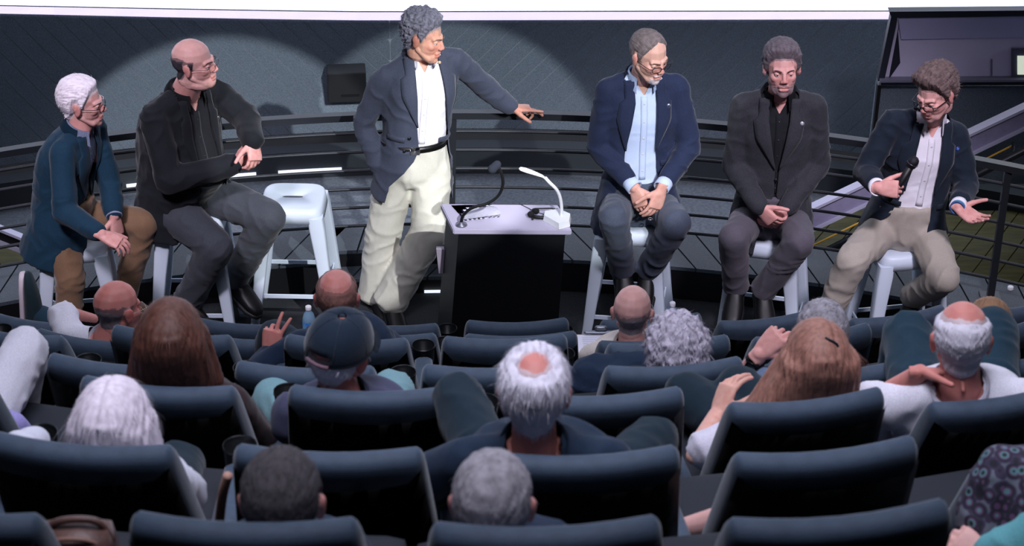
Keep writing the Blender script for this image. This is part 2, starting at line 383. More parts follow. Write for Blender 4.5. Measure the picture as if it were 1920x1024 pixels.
# railing
rail = empty('guard_railing', arca(0, 0, .19), label='curved black metal guard railing with seven horizontal bars behind the panel', cat='railing')
ro = arca(0, 0, .19)
def railbar(z, w_, h, rr=0, m=railm):
    bm = B(); n = 70; rs = []
    for r, zz in ((-w_/2, z-h/2), (w_/2, z-h/2), (w_/2, z+h/2), (-w_/2, z+h/2)): rs.append([bm.verts.new(arca(-.52+1.04*i/n, r+rr, zz)-ro) for i in range(n+1)])
    for k in range(4):
        a, b = rs[k], rs[(k+1) % 4]
        for i in range(n): bm.faces.new((a[i], a[i+1], b[i+1], b[i]))
    return bm
obj('top_rail', railbar(RZ-.02, .045, .035), railm, rail, smooth=False)
for k in range(6): 
    bm = B(); z = RZ-.115-.106*k; tube(bm, [arca(-.52+1.04*i/70, -.0, z)-ro for i in range(71)], .0085, 8); obj('rail_bar', bm, railm, rail)
for px in (848, 1903, -130):
    t = az(px, {848: 208, 1903: 297, -130: 300}[px], RZ-.03); a = math.atan2(t.x-cx, t.y-cy)
    bm = B(); p = arca(a, 0, RZ-.03)-ro; q = arca(a-.003, 0, .19)-ro
    beam(bm, q, p, .045 if px == 848 else .034, .03, (0, 1, 0)); post = obj('post', bm, railm, rail, smooth=False)
    bm = B(); box(bm, q+V((0, 0, .006)), (.1, .1, .012), None, .003); obj('base_plate', bm, railm, post, smooth=False)
# tiers of seating floor
ROWS = [('A', 3.69, 3.95), ('B', 3.23, 4.87), ('C', 2.77, 5.83), ('D', 2.31, 6.72), ('E', 1.85, 7.65), ('F', 1.39, 8.40), ('G', .93, 9.27)]
RY = {r[0]: r[2] for r in ROWS}; RT = {r[0]: r[1] for r in ROWS}; RF = {r[0]: r[1]-.93 for r in ROWS}
for i, (r, zt_, yy) in enumerate(ROWS[:-1]):
    y1 = ROWS[i+1][2]-.13; y0 = yy-.15; z = RF[r]
    bm = B(); box(bm, (0, (y0+y1)/2, z-.25), (6.4, y1-y0, .5)); struct('floor_tier', bm, carpet, smooth=False)
bm = B(); box(bm, (0, 2.75, 2.9), (6.4, 2.1, .6)); struct('floor_tier', bm, carpet, smooth=False)
# ------------------------------------------------------------------ stools
SH = .70
def srect(h, z, n=32, pw=5.0, hy=None):
    out = []
    for i in range(n):
        a = 2*PI*(i+.5)/n; ca, sa = math.cos(a), math.sin(a)
        out.append(V((math.copysign(abs(ca)**(2/pw), ca)*h, math.copysign(abs(sa)**(2/pw), sa)*(hy or h), z)))
    return out
def ringstack(bm, stacks, close=False):
    rs = [[bm.verts.new(p) for p in s] for s in stacks]
    for a, b in zip(rs, rs[1:]): bridge(bm, a, b)
    if close: bridge(bm, rs[-1], rs[0])
    return rs
def make_stool():
    t = empty('bar_stool')
    bm = B()
    ringstack(bm, [srect(.05, SH-.006, pw=3.4, hy=.0125), srect(.051, SH, pw=3.4, hy=.0135), srect(.128, SH), srect(.142, SH-.003), srect(.151, SH-.012), srect(.156, SH-.03), srect(.163, SH-.068), srect(.160, SH-.068), srect(.152, SH-.03), srect(.146, SH-.014), srect(.13, SH-.008)], True)
    obj('seat', bm, whitem, t)
    for sx in (-1, 1):
        for sy in (-1, 1):
            bm = B(); U = V((sx, 0, 0)); W = V((0, sy, 0)); R = []
            for z, o, r in ((SH-.045, .122, .036), (SH-.10, .129, .038), (.45, .148, .032), (.2, .176, .025), (.025, .2, .019)):
                R.append((V((sx*o, sy*o, z)), U, W, r, r, 6))
            loft(bm, R, 16); lg = obj('leg', bm, whitem, t, auto=50)
            bm = B(); loft(bm, [(V((sx*.2, sy*.2, .03)), U, W, .021, .021, 4), (V((sx*.203, sy*.203, 0)), U, W, .022, .022, 4)], 12); obj('foot_cap', bm, rubber, lg)
    for a, b in (((-1, -1), (1, -1)), ((1, -1), (1, 1)), ((1, 1), (-1, 1)), ((-1, 1), (-1, -1))):
        bm = B(); beam(bm, V((a[0]*.172, a[1]*.172, .23)), V((b[0]*.172, b[1]*.172, .23)), .008, .02); obj('foot_rail', bm, whitem, t, smooth=False)
    return t
stool0 = make_stool()
STOOLS = [('w', 549, 368, -2, 'empty white metal bar stool with a slot in its seat'),
 ('1', 138, 440, 8, 'white metal bar stool under the white-haired man at far left'),
 ('2', 358, 402, 0, 'white metal bar stool under the large bald man in black'),
 ('4', 1182, 408, -8, 'white metal bar stool under the man in the navy blazer and pale blue shirt'),
 ('5', 1440, 432, -14, 'white metal bar stool under the grey-bearded man in the charcoal jacket'),
 ('6', 1694, 452, 10, 'white metal bar stool under the man holding the microphone')]
SP = {}
for i, (k, px, py, rz, lb) in enumerate(STOOLS):
    s = stool0 if i == 0 else copy_tree(stool0)
    p = az(px, py, SH); s.location = (p.x, p.y, 0); s.rotation_euler.z = math.radians(rz); SP[k] = p
    tag(s, lb, 'stool', 'white metal bar stools on the stage')
# ------------------------------------------------------------------ lectern
LZ = .97
q = [az(850, 440, LZ-.028), az(1072, 441, LZ-.028), az(1046, 384, LZ), az(826, 382, LZ)]
q = [V((p.x, p.y, 0)) for p in q]; lo = (q[0]+q[1]+q[2]+q[3])/4
lect = empty('lectern', lo, label='tall black lectern with a pale lilac slanting top beside the standing man', cat='lectern')
q = [p-lo for p in q]
bm = B(); hexa(bm, [p+V((0, 0, LZ-.028)) for p in q]+[p+V((0, 0, LZ)) for p in q])
bmesh.ops.bevel(bm, geom=bm.edges[:], offset=.004, segments=2, affect='EDGES')
obj('top', bm, mat('lectern_top', (188, 182, 206), .45, ns=3, na=.03), lect, smooth=False)
bm = B(); ins = [p*.86+V((0, .0, 0)) for p in q]; bo = [p+V((-.05, -.0, 0)) for p in (q[0]*.98, q[1]*.9, q[2]*.9, q[3]*.98)]
hexa(bm, [p+V((0, 0, .06)) for p in bo]+[p*1.05+V((0, 0, LZ-.028)) for p in ins]); obj('body', bm, blackm, lect, smooth=False)
bm = B(); hexa(bm, [p*1.1 for p in bo]+[p*1.1+V((0, 0, .06)) for p in bo]); obj('base', bm, blackm, lect, smooth=False)
def at_top(px, py, h=0): return az(px, py, LZ+h)
# side shelf of the lectern seen behind its left edge
bm = B(); a = ay(834, 468, 10.25)-lo; hexa(bm, [a+V(v) for v in ((-.03, 0, -.13), (.03, 0, -.13), (.03, .03, -.13), (-.03, .03, -.13), (-.04, 0, 0), (.04, 0, 0), (.04, .03, 0), (-.04, .03, 0))])
obj('side_panel', bm, mat('lectern_side', (150, 140, 156), .5), lect, smooth=False)
# gooseneck microphone
YM = at_top(865, 422).y
mc = empty('gooseneck_microphone', at_top(865, 422), label='black gooseneck microphone curving up from the front left of the lectern', cat='microphone'); mo = mc.location.copy()
bm = B(); lathe(bm, [(.028, 0), (.026, .006), (.012, .012), (.01, .018)]); obj('mount', bm, mat('mount_grey', (120, 120, 135), .35, metal=.6), mc)
P = [(865, 422), (868, 405), (885, 390), (915, 381), (935, 366), (943, 345), (940, 325), (935, 314)]
bm = B(); tube(bm, [ay(x, y, YM+.0)-mo for x, y in P], .0075, 8, smooth=5); obj('neck', bm, blackm, mc)
bm = B(); c = ay(928, 311, YM)-mo; cap(bm, c+V((.01, 0, .006)), c+V((-.012, -.01, -.012)), .019, .021); obj('windscreen', bm, mat('foam_grey', (40, 44, 56), .95), mc)
# white LED reading lamp
yl = at_top(1050, 415).y
lm = empty('reading_lamp', at_top(1046, 415), label='white flexible reading lamp on a hexagonal base at the right of the lectern', cat='lamp'); lo2 = lm.location.copy()
lw = mat('lamp_white', (238, 240, 245), .35)
hexp = [at_top(x, y)-lo2 for x, y in ((1018, 414), (1048, 431), (1069, 425), (1071, 411), (1048, 401), (1020, 405))]
bm = B(); a = [bm.verts.new(p+V((0, 0, .001))) for p in hexp]; b = [bm.verts.new(p+V((0, 0, .03))) for p in [x*.92 for x in hexp]]; bridge(bm, a, b); bm.faces.new(a[::-1]); bm.faces.new(b); obj('base', bm, lw, lm, smooth=False)
P = [(1052, 409), (1053, 390), (1050, 370), (1043, 355), (1030, 342), (1022, 333)]
bm = B(); tube(bm, [ay(x, y, yl)-lo2 for x, y in P], [.008]*26, 10, smooth=5); obj('stem', bm, lw, lm)
P = [(1024, 335, .006), (1016, 330, .009), (1000, 324, .013), (985, 319, .015), (976, 316.5, .012), (973, 316, .004)]
bm = B(); loft(bm, [(ay(x, y, yl)-lo2, V((0, 1, 0)), V((.3, 0, 1)).normalized(), r*1.3, r*.55) for x, y, r in P], 14); hd = obj('lamp_head', bm, lw, lm)
bm = B(); box(bm, ay(1060, 423, yl-.03)-lo2, (.012, .004, .006)); obj('button', bm, mat('button_gold', (170, 150, 90), .4), lm)
# papers on the lectern
pm = mat('paper', (232, 230, 245), .8)
def sheet(name, px, lab, lift=.001, curl=0):
    P = [az(x, y, LZ+lift) for x, y in px]; o = (P[0]+P[2])/2; n = 8; bm = B(); g = []
    for i in range(n+1):
        t = i/n; r0 = P[0].lerp(P[1], t); r1 = P[3].lerp(P[2], t); row = []
        for j in range(n+1):
            s = j/n; p = r0.lerp(r1, s)-o; p.z += curl*(math.sin(s*PI)*.5+.5*s*s)*t; row.append(bm.verts.new(p))
        g.append(row)
    for i in range(n):
        for j in range(n): bm.faces.new((g[i][j], g[i+1][j], g[i+1][j+1], g[i][j+1]))
    bmesh.ops.solidify(bm, geom=bm.faces[:], thickness=.0006)
    ob = obj(name, bm, pm, None); ob.location = o; return tag(ob, lab, 'paper')
sheet('paper_sheet', ((846, 385), (922, 383), (938, 407), (872, 414)), 'large white sheet of paper lying flat on the left of the lectern', .002)
sheet('paper_booklet', ((880, 392), (926, 386), (941, 406), (868, 412)), 'curled white page on top of the papers on the lectern', .004, .022)
# black headset
hs = empty('headset', at_top(1020, 404), label='black wired headset lying beside the reading lamp on the lectern', cat='headset'); ho = hs.location.copy()
def tp(x, y, h=.01): return az(x, y, LZ+h)-ho
bm = B(); tube(bm, [tp(997, 398, .02), tp(1000, 392, .03), tp(1018, 391, .03), tp(1035, 391, .03), tp(1046, 396, .02), tp(1049, 405, .01)], .0035, 8, smooth=6); obj('headband', bm, blackm, hs)
for x, y in ((1005, 396), (995, 402)):
    bm = B(); ell(bm, tp(x, y, .022), (.016, .012, .016)); obj('ear_pad', bm, mat('foam_black', (20, 20, 24), .9), hs)
bm = B(); tube(bm, [tp(996, 404, .012), tp(1005, 407, .012), tp(1025, 408, .01), tp(1046, 405, .01)], .009, 8, smooth=4); obj('battery_band', bm, blackm, hs)
bm = B(); tube(bm, [tp(1038, 402, .012), tp(1040, 395, .024), tp(1046, 393, .02)], .006, 8, smooth=4); obj('earpiece', bm, blackm, hs)
bm = B(); tube(bm, [tp(998, 404, .01), tp(999, 411, .008)], .005, 6); obj('mic_boom', bm, blackm, hs)
bm = B(); tube(bm, [tp(973, 382, .002), tp(990, 390, .003), tp(1002, 396, .01), tp(1020, 402, .003)], .0018, 6, smooth=6); tag(obj('cable', bm, blackm, None), 'thin black cable running over the back edge of the lectern top', 'cable').location = ho
# ------------------------------------------------------------------ bottles on the stage floor
clear = mat('bottle_plastic', (150, 190, 220), .12, spec=.7, trans=.2)
labm = mat('bottle_label', (30, 120, 215), .4, ns=22, na=.5, rgb2=(140, 200, 245)); capw = mat('cap_white', (240, 240, 245), .4); capb = mat('cap_blue', (60, 70, 200), .4)
def bottle(px, ptop, z0, y_hint, lab, blue=False):
    p = az(px, ptop, .206)
    t = empty('water_bottle', (p.x, p.y, 0) , label=lab, cat='bottle', group='plastic water bottles along the stage edge')
    s = 1
    bm = B(); lathe(bm, [(r, z*s) for r, z in ((.026, 0), (.032, .006), (.032, .05), (.030, .055), (.032, .06), (.032, .13), (.031, .14), (.024, .163), (.014, .178), (.0125, .188), (.0125, .196))], n=24); obj('bottle_body', bm, clear, t)
    bm = B(); lathe(bm, [(.0325, .062*s), (.0328, .064*s), (.0328, .124*s), (.0325, .126*s)], n=24, cap_=False); obj('wrap_label', bm, labm, t)
    bm = B(); lathe(bm, [(.0142, .184*s), (.015, .188*s), (.015, .203*s), (.013, .206*s)], n=20); obj('bottle_cap', bm, capb if blue else capw, t)
    return t
for px, pt, Y, lb, bl in ((578, 574, 10.75, 'water bottle with white cap beside the reddish balding head in the front rows', 0), (1261, 567, 10.8, 'water bottle with white cap behind the bald head with big ears', 0),
    (1489, 560, 10.85, 'water bottle with white cap standing left of the grey-haired head with the raised hand', 0), (1895, 537, 10.95, 'water bottle with white cap standing alone at the right edge of the stage', 0),
    (97, 565, 10.2, 'water bottle whose white cap shows beside the raised sneaker at far left', 0), (276, 597, 9.95, 'water bottle with a blue cap between the bald man in glasses and the brown bob', 1)):
    bottle(px, pt, 0, Y, lb, bl)
# ------------------------------------------------------------------ theatre seats
cush = mat('seat_blue', (58, 73, 91), .62, ns=30, na=.12, bs=350, bd=.0012, sheen=.25, spec=.3)
shellm = mat('seat_shell_black', (9, 10, 13), .55)
podm = mat('pod_green_grey', (34, 40, 42), .6)
def backp(s, h, d, L=.62, wt=.222, wb=.262):
    # s -1..1 across, h 0..L along the back, d forward of it
    k = h/L; wd = wb+(wt-wb)*k; dirv = V((0, -.40, .917)); nrm = V((0, .917, .40))
    return V((s*wd, .25, .362))+dirv*h+nrm*(d+.022*s*s)
def make_seat():
    t = empty('theatre_seat')
    bm = B(); R = []; n = 16; L = .62
    ss = [-1, -.99, -.965, -.92, -.6, -.3, 0, .3, .6, .92, .965, .99, 1]
    for s in ss:
        e = abs(s); q_ = 0 if e < .9 else (e-.9)/.1
        sh = math.sqrt(max(0.02, 1-q_*q_)); row = []
        hh = L+.004*s*s-.035*(1-sh); th = .043*(.35+.65*sh)
        m = 20
        for i in range(m):
            a = 2*PI*i/m; ca, sa = math.cos(a), math.sin(a); pw = .45
            y = math.copysign(abs(ca)**.7, ca)*th; z = math.copysign(abs(sa)**.28, sa)*hh/2*(.97+.03*sh)+hh/2
            row.append(bm.verts.new(backp(s, z, y+.03)))
        R.append(row)
    for a, b in zip(R, R[1:]): bridge(bm, a, b)
    bm.faces.new(R[0][::-1]); bm.faces.new(R[-1]); obj('back_cushion', bm, cush, t)
    bm = B(); g = []; N = 14
    for i in range(N+1):
        s = -1+2*i/N; col = []
        hm = L-.020-.024*(1-s*s)
        for j in range(7): col.append(backp(s*.985, hm*j/6, -.035 if 0 < i < N else -.005))
        g.append([bm.verts.new(p) for p in col])
    for i in range(N):
        for j in range(6): bm.faces.new((g[i][j], g[i+1][j], g[i+1][j+1], g[i][j+1]))
    bmesh.ops.solidify(bm, geom=bm.faces[:], thickness=.018); obj('back_shell', bm, shellm, t)
    bm = B(); loft(bm, [(V((x, .52, .40+.0)), V((0, 1, -.08)), V((0, 0, 1)), .25*k, .055*k, 3) for x, k in ((-.25, .8), (-.24, .95), (-.2, 1), (0, 1), (.2, 1), (.24, .95), (.25, .8))], 20); obj('seat_cushion', bm, mat('seat_base_dark', (26, 31, 40), .8), t)
    bm = B(); box(bm, (0, .45, .175), (.4, .3, .34), None, .01); obj('pedestal', bm, shellm, t, smooth=False)
    ar = empty('armrest'); ar.parent = t
    bm = B(); loft(bm, [(V((-.292, y, .56)), V((1, 0, 0)), V((0, 0, 1)), .036*k, .024*k, 3.5) for y, k in ((.2, .7), (.215, .95), (.25, 1), (.4, 1), (.52, .95), (.535, .7))], 16); obj('arm_pad', bm, cush, ar)
    bm = B(); box(bm, (-.292, .36, .29), (.035, .44, .56), None, .005); obj('arm_panel', bm, podm, ar, smooth=False)
    bm = B(); lathe(bm, [(.030, .50), (.040, .53), (.043, .60), (.045, .602), (.045, .592), (.040, .59), (.037, .54), (.0001, .535)], (-.292, .585, 0), 22); obj('cup_holder', bm, mat('cup_black', (18, 20, 22), .3), ar)
    return t
seat0 = make_seat()
SEATS = {}
SL = [('A', 457, 982, 'blue-topped black seat right behind the dark grey head at the bottom left'), ('A', 1027, 990, 'blue-topped black seat right behind the short grey head at bottom centre'), ('A', 1580, 970, 'blue-topped black seat at the bottom right edge of the frame, front of its column'), ('A', -135, 962, 'seat cut by the bottom left corner beside the brown bag'),
 ('B', 148, 836, 'blue-topped black seat behind the woman with long white hair'), ('B', 615, 850, 'blue-topped seat just beyond the dark grey head at bottom left'), ('B', 1100, 856, 'blue-topped seat behind the man in the dark navy shirt'), ('B', 1555, 847, 'empty-looking seat directly behind the long auburn hair seat column, second from the bottom'), ('B', 2012, 850, 'seat at the right edge under the floral garment'),
 ('C', -165, 705, 'black seat edge cut by the left frame beside the white trouser knee'), ('C', 292, 726, 'blue-topped seat behind the woman with the brown bob'), ('C', 690, 736, 'blue-topped seat behind the man in the navy cap'), ('C', 1135, 744, 'blue-topped seat right of the white-haired man with the bald spot'), ('C', 1518, 752, 'blue-topped seat behind the long auburn hair'), ('C', 1890, 745, 'blue-topped seat behind the balding man in the white T-shirt'),
 ('D', 210, 684, 'seat whose blue top shows left of the brown bob'), ('D', 570, 692, 'seat whose top shows left of the navy cap'), ('D', 925, 692, 'seat left of the white head with a bald spot, one row ahead'), ('D', 1268, 688, 'seat behind the curly grey hair'), ('D', 1610, 692, 'seat hidden mostly by the auburn hair, behind the grey-haired man with a watch'), ('D', 1925, 675, 'seat at right edge ahead of the white T-shirt'),
 ('E', 5, 625, 'seat at the left edge under the bald man in white'), ('E', 317, 628, 'seat ahead of the brown bob'), ('E', 648, 640, 'seat ahead of the navy cap'), ('E', 948, 638, 'front seat of two nested tops below the lectern'), ('E', 1258, 645, 'seat with the dark jacket draped over its back'), ('E', 1530, 628, 'seat ahead of the grey-haired man with a raised hand'), ('E', 1832, 629, 'seat ahead of the white T-shirt man'),
 ('F', 160, 637, 'seat behind the bald man in glasses and white T-shirt'), ('F', 445, 637, 'seat right of the brown bob near the front'), ('F', 712, 631, 'seat behind the reddish balding head'), ('F', 978, 632, 'seat top peeking between two others below the lectern'), ('F', 1230, 640, 'seat behind the bald head with big ears'), ('F', 1530, 600, 'front seat below the bearded man'), ('F', 1760, 600, 'front seat below the man with the microphone'),
 ('G', 60, 603, 'front row seat at far left below the sneaker'), ('G', 440, 608, 'front row seat left of the reddish balding head'), ('G', 725, 612, 'front row seat just left of the lectern'), ('G', 971, 606, 'front row seat directly before the lectern'), ('G', 1225, 601, 'front row seat behind the bottle of the fourth man'), ('G', 1445, 598, 'front row seat below the bearded man on stage'), ('G', 1690, 592, 'front row seat below the man holding the microphone'), ('G', 1915, 577, 'front row seat at the right edge beside the lone bottle')]
seatA = copy_tree(seat0)
for i, (r, px, py, lb) in enumerate(SL):
    if r == 'F' and px in (1530, 1760): continue
    s = seat0 if i == 0 else copy_tree(seatA)
    p = az(px, py, RT[r]); s.location = (p.x, p.y-.07, RF[r]-.012*0); yaw = math.radians(max(-14, min(16, (p.x+.25)*10))); s.rotation_euler.z = yaw
    if r == 'A':
        for q_ in [c for c in s.children if c.name.startswith('armrest')]:
            for c in list(q_.children): bpy.data.objects.remove(c)
            bpy.data.objects.remove(q_)
    SEATS[(r, px)] = (p, yaw); tag(s, lb, 'seat', 'blue and black auditorium seats')

def wipe(o):
    for c in list(o.children): wipe(c)
    bpy.data.objects.remove(o)
wipe(seatA)
# ------------------------------------------------------------------ people
def proj(p):
    d = V(p)-CP; z = d.y*math.cos(PITCH)-d.z*math.sin(PITCH); yd = -(d.y*math.sin(PITCH)+d.z*math.cos(PITCH))
    return 960+FPX*d.x/z, 512+FPX*yd/z
def J(px, py, par, L, s):   # point on the pixel's ray at bone length L from the parent; s=-1 nearer, +1 farther
    r = ray(px, py).normalized(); oc = CP-V(par); b = oc.dot(r); c = oc.dot(oc)-L*L; D = b*b-c
    if D < 0: return CP+r*(-b)
    return CP+r*(-b+s*math.sqrt(D))
def remesh(bm, voxel, sm=2, f=.5):
    me = bpy.data.meshes.new('tmp'); bmesh.ops.recalc_face_normals(bm, faces=bm.faces); bm.to_mesh(me); bm.free()
    o = bpy.data.objects.new('tmp', me); C.objects.link(o)
    m = o.modifiers.new('r', 'REMESH'); m.mode = 'VOXEL'; m.voxel_size = voxel
    if sm: s = o.modifiers.new('s', 'SMOOTH'); s.factor = f; s.iterations = sm
    dg = bpy.context.evaluated_depsgraph_get(); e = o.evaluated_get(dg); me2 = bpy.data.meshes.new_from_object(e)
    b2 = bmesh.new(); b2.from_mesh(me2); bpy.data.objects.remove(o); bpy.data.meshes.remove(me); bpy.data.meshes.remove(me2); b2.normal_update()
    return b2
def wrinkle(bm, amp, sc=(9, 9, 9), seed=0, fine=.0):
    N = noise.noise; s = V((seed*3.1, seed*1.7, seed)); A = []
    for v in bm.verts:
        p = V((v.co.x*sc[0], v.co.y*sc[1], v.co.z*sc[2]))+s
        k = 1-abs(N(p+V((N(p*.6)*1.2, 0, N(p*.7+s)*1.2))))*2.0
        A.append(v.normal*(amp*(k*k*(1 if k > 0 else -1)-.35)+fine*N(p*4)))
    for v, a in zip(bm.verts, A): v.co += a
    bm.normal_update()
def frame(up, side):    # columns: right, front, up   (side = towards the person's left)
    S = V(up).normalized(); U = (V(side)-S*V(side).dot(S)).normalized(); W = U.cross(S)
    return Matrix((-U, W, S)).transposed()
def headframe(face, up=(0, 0, 1)):
    W = V(face).normalized(); S = (V(up)-W*V(up).dot(W)).normalized(); X = W.cross(S)
    return Matrix((X, W, S)).transposed()
def face_dir(az_deg, pitch=0):   # azimuth: 0 = towards the camera (-y), +90 = screen right, pitch up positive
    a = math.radians(az_deg); p = math.radians(pitch)
    return V((math.sin(a)*math.cos(p), -math.cos(a)*math.cos(p), math.sin(p)))
def head_local(o):
    """bmesh of a head in head space (x right, y face, z up)"""
    bm = B(); wd = o.get('w', 1.0); jw = o.get('jaw', 1.0)
    ell(bm, (0, -.016, .036), (.076*wd, .096, .086))
    ell(bm, (0, .024, -.018), (.063*wd, .066, .078))
    ell(bm, (0, .046, -.074), (.042*jw, .040, .036)); ell(bm, (0, .070, -.093), (.021*jw, .018, .018))
    cap(bm, (0, .005, -.05), (0, .05, -.08), .052*jw, .036*jw)
    for s in (-1, 1):
        ell(bm, (s*.036*wd, .052, -.018), (.024, .026, .024)); cap(bm, (s*.012, .080, .020), (s*.040*wd, .066, .021), .012, .012)
        ell(bm, (s*.0115, .096, -.027), (.0082, .0105, .0078))
        M = Matrix.Rotation(s*-.35, 3, 'Z') @ Matrix.Rotation(-.15, 3, 'X')
        ell(bm, (s*.078*wd, -.008, -.004), (.0085, .019, .032), M); ell(bm, (s*.082*wd, -.016, .01), (.007, .014, .02), M)
        cap(bm, (s*.047*jw, -.002, -.045), (s*.026*jw, .05, -.083), .017, .019)
    cap(bm, (0, .085, .012), (0, .100, -.020), .0088, .0108); ell(bm, (0, .1025, -.023), (.0112, .0105, .009))
    cap(bm, (-.017, .084, -.055), (.017, .084, -.055), .008, .008); cap(bm, (-.014, .083, -.067), (.014, .083, -.067), .0085, .0085)
    ell(bm, (0, .087, -.055), (.012, .009, .006)); ell(bm, (0, .087, -.067), (.012, .008, .006))
    if o.get('fat'): ell(bm, (0, .015, -.09), (.062, .06, .04)); ell(bm, (0, -.045, -.07), (.058, .05, .05))
    cap(bm, (0, -.022, -.03), (0, -.024, -.075), .052*o.get('nk', 1), .050*o.get('nk', 1))
    return bm
def sculpt_head(bm, o):
    wd = o.get('w', 1.0)
    for v in bm.verts:
        p = v.co
        if p.y > .03:
            for s in (-1, 1):
                d = math.hypot((p.x-s*.031*wd)/1.25, p.z-.003); v.co.y -= .0105*math.exp(-(d/.0125)**2)
            if abs(p.x) < .028: v.co.y -= .006*math.exp(-((p.z+.0612)/.003)**2)*max(0, 1-abs(p.x)/.026)
HAIRL = {
 'full': [(0, .072), (35, .068), (55, .052), (70, .022), (80, -.008), (88, .0), (94, .034), (112, .030), (122, -.035), (145, -.075), (180, -.088)],
 'high': [(0, .098), (30, .088), (50, .07), (70, .03), (80, -.008), (88, .0), (94, .034), (112, .030), (122, -.03), (145, -.065), (180, -.075)],
 'ring': [(0, .2), (60, .2), (74, .03), (82, -.012), (88, .0), (94, .034), (112, .030), (122, -.035), (145, -.072), (180, -.08)]}
def hmask(p, o):
    phi = math.degrees(math.atan2(abs(p.x), p.y)); L = HAIRL[o['line']]
    for (a, za), (b, zb) in zip(L, L[1:]):
        if a <= phi <= b: z = za+(zb-za)*(phi-a)/(b-a); break
    m = p.z-z
    if abs(p.x) > .080*o.get('w', 1) and p.z < .03: m = -1
    if o['line'] == 'ring': m = min(m, o.get('ztop', .055)+.02*noise.noise(p*30)-p.z - (0 if p.y > -.05 else 0))
    if 'patch' in o:
        c, r = o['patch']; d = (p.normalized()-V(c).normalized()).length; m = min(m, (d-r)*.11+.006*noise.noise(p*50))
    return m
def head_parts(o, Mh, hc, par, name):
    hb = remesh(head_local(o), o.get('hv', .0029), 11, .5); sculpt_head(hb, o); hb.normal_update()
    # tint: r = flush, g = hair stubble / beard
    cl = hb.verts.layers.float_color.new('tint')
    for v in hb.verts:
        p = v.co; fl = .25*math.exp(-((p.z+.02)/.03)**2)*(p.y > .03)+o.get('flush', .2)*(.5+.8*noise.noise(p*22))
        if abs(p.x) > .078*o.get('w', 1): fl += .35
        if p.y > .075 and abs(p.x) < .024 and -.074 < p.z < -.050: fl += .4
        if p.y > .09 and -.045 < p.z < 0: fl += .06
        g_ = 0
        if 'line' in o and o.get('scalp', 1): g_ = .75 if hmask(p, o) > -.004 and p.z > -.06 else 0
        bd = o.get('beard')
        if bd:
            ax = abs(p.x); zu = float(np.interp(ax, (0, .018, .03, .045, .06, .08), (-.043, -.045, -.052, -.058, -.035, -.005)))
            lp_ = 1-math.sqrt((p.x/.021)**2+((p.z+.0612)/.0085)**2) if p.y > .07 else -1
            mk = min((zu-p.z)/.006, (p.z+.118)/.012, (p.y+.008)/.012, -lp_/.25)
            if bd == 'goatee': mk = min(mk, (.036-ax)/.006, (p.y-.05)/.008, max((-.068-p.z)/.005, (p.z+.058)/.004-.6))
            mk = max(0, min(1, mk+.3*noise.noise(p*90)))
            g_ = max(g_, mk*(.85 if bd != 'stubble' else .3))
            if bd != 'stubble': v.co += v.normal*(.003*mk+.001*mk*noise.noise(p*180))
        v[cl] = (min(1, max(0, fl)), min(1, g_), 0, 1)
    bv = [v.co.copy() for v in hb.verts]
    # hair
    if 'line' in o:
        h = hb.copy(); th = o.get('th', .012); cu = o.get('curl', 0)
        ms = [hmask(v.co, o) for v in h.verts]
        for v, m in zip(h.verts, ms):
            k = max(0, min(1, m/.028)); k = k*k*(3-2*k); n_ = v.normal.copy(); p = v.co.copy()
            q_ = p.normalized()
            st_ = noise.noise(V((math.atan2(q_.x, q_.z-.1)*o.get('strk', 16), q_.y*2.5, 3)))
            d = -.0018+th*k*(1+.25*st_+cu*noise.noise(p*o.get('cs', 60))+cu*.6*noise.noise(p*110))
            if p.z > .05: d += o.get('top', 0)*k*min(1, (p.z-.05)/.05)
            if p.y > .03 and p.z > .05: d += o.get('quiff', 0)*k
            v.co = p+(n_*.6+q_*.4)*d+V((0, 0, cu*.2*k*th))
        for f in [f for f in h.faces if all(ms[v.index] < -.001 for v in f.verts)]: pass
        dl = [f for f in h.faces if max(ms[v.index] for v in f.verts) < 0]
        bmesh.ops.delete(h, geom=dl, context='FACES'); h.normal_update()
        src = [(v.co.copy(), v.normal.copy()) for v in h.verts]
        for v in h.verts: v.co = Mh @ v.co+hc
        hm = mat(*o['hair']) if isinstance(o['hair'], tuple) else o['hair']
        ho_ = obj('hair', h, hm, par)
        strands(src, o.get('ns', 900), o.get('sl', .02), o.get('fz', .35), Mh, hc, hm, ho_, o.get('flow', (0, -.5, -.8)), o.get('sw', .0011), cu)
    for v in hb.verts: v.co = Mh @ v.co+hc
    # eyes, brows, glasses
    wd = o.get('w', 1.0)
    if o.get('eyes', 1):
        for s in (-1, 1):
            c = V((s*.031*wd, .0700, .001)); bm = B(); ell(bm, Mh @ c+hc, (.0112, .0112, .0112), Mh, 14); ey = obj('eye', bm, mat('eye_white', (205, 200, 200), .25), par)
            g = V(o.get('gaze', (0, 1, 0))).normalized(); bm = B(); ell(bm, Mh @ (c+g*.0078)+hc, (.0058, .0044, .0058), Mh, 12); obj('iris', bm, mat('iris_dark', (42, 38, 40), .15), ey)
            bm = B(); c2 = c+V((0, .0008, .0046)); ell(bm, Mh @ c2+hc, (.0138, .0136, .0098), Mh @ Matrix.Rotation(.5, 3, 'X'), 14); obj('eyelid', bm, SKIN(o), par)
            bm = B(); tube(bm, [Mh @ V((s*x*wd, y, z))+hc for x, y, z in ((.014, .0945, .021), (.027, .0925, .0265), (.041, .079, .0245), (.049, .068, .018))], [.0024, .0034, .003, .0015], 6, smooth=3)
            obj('eyebrow', bm, mat(*o['brow']) if 'brow' in o else mat('brow_grey', (96, 88, 88), .9), par)
    gl = o.get('glasses')
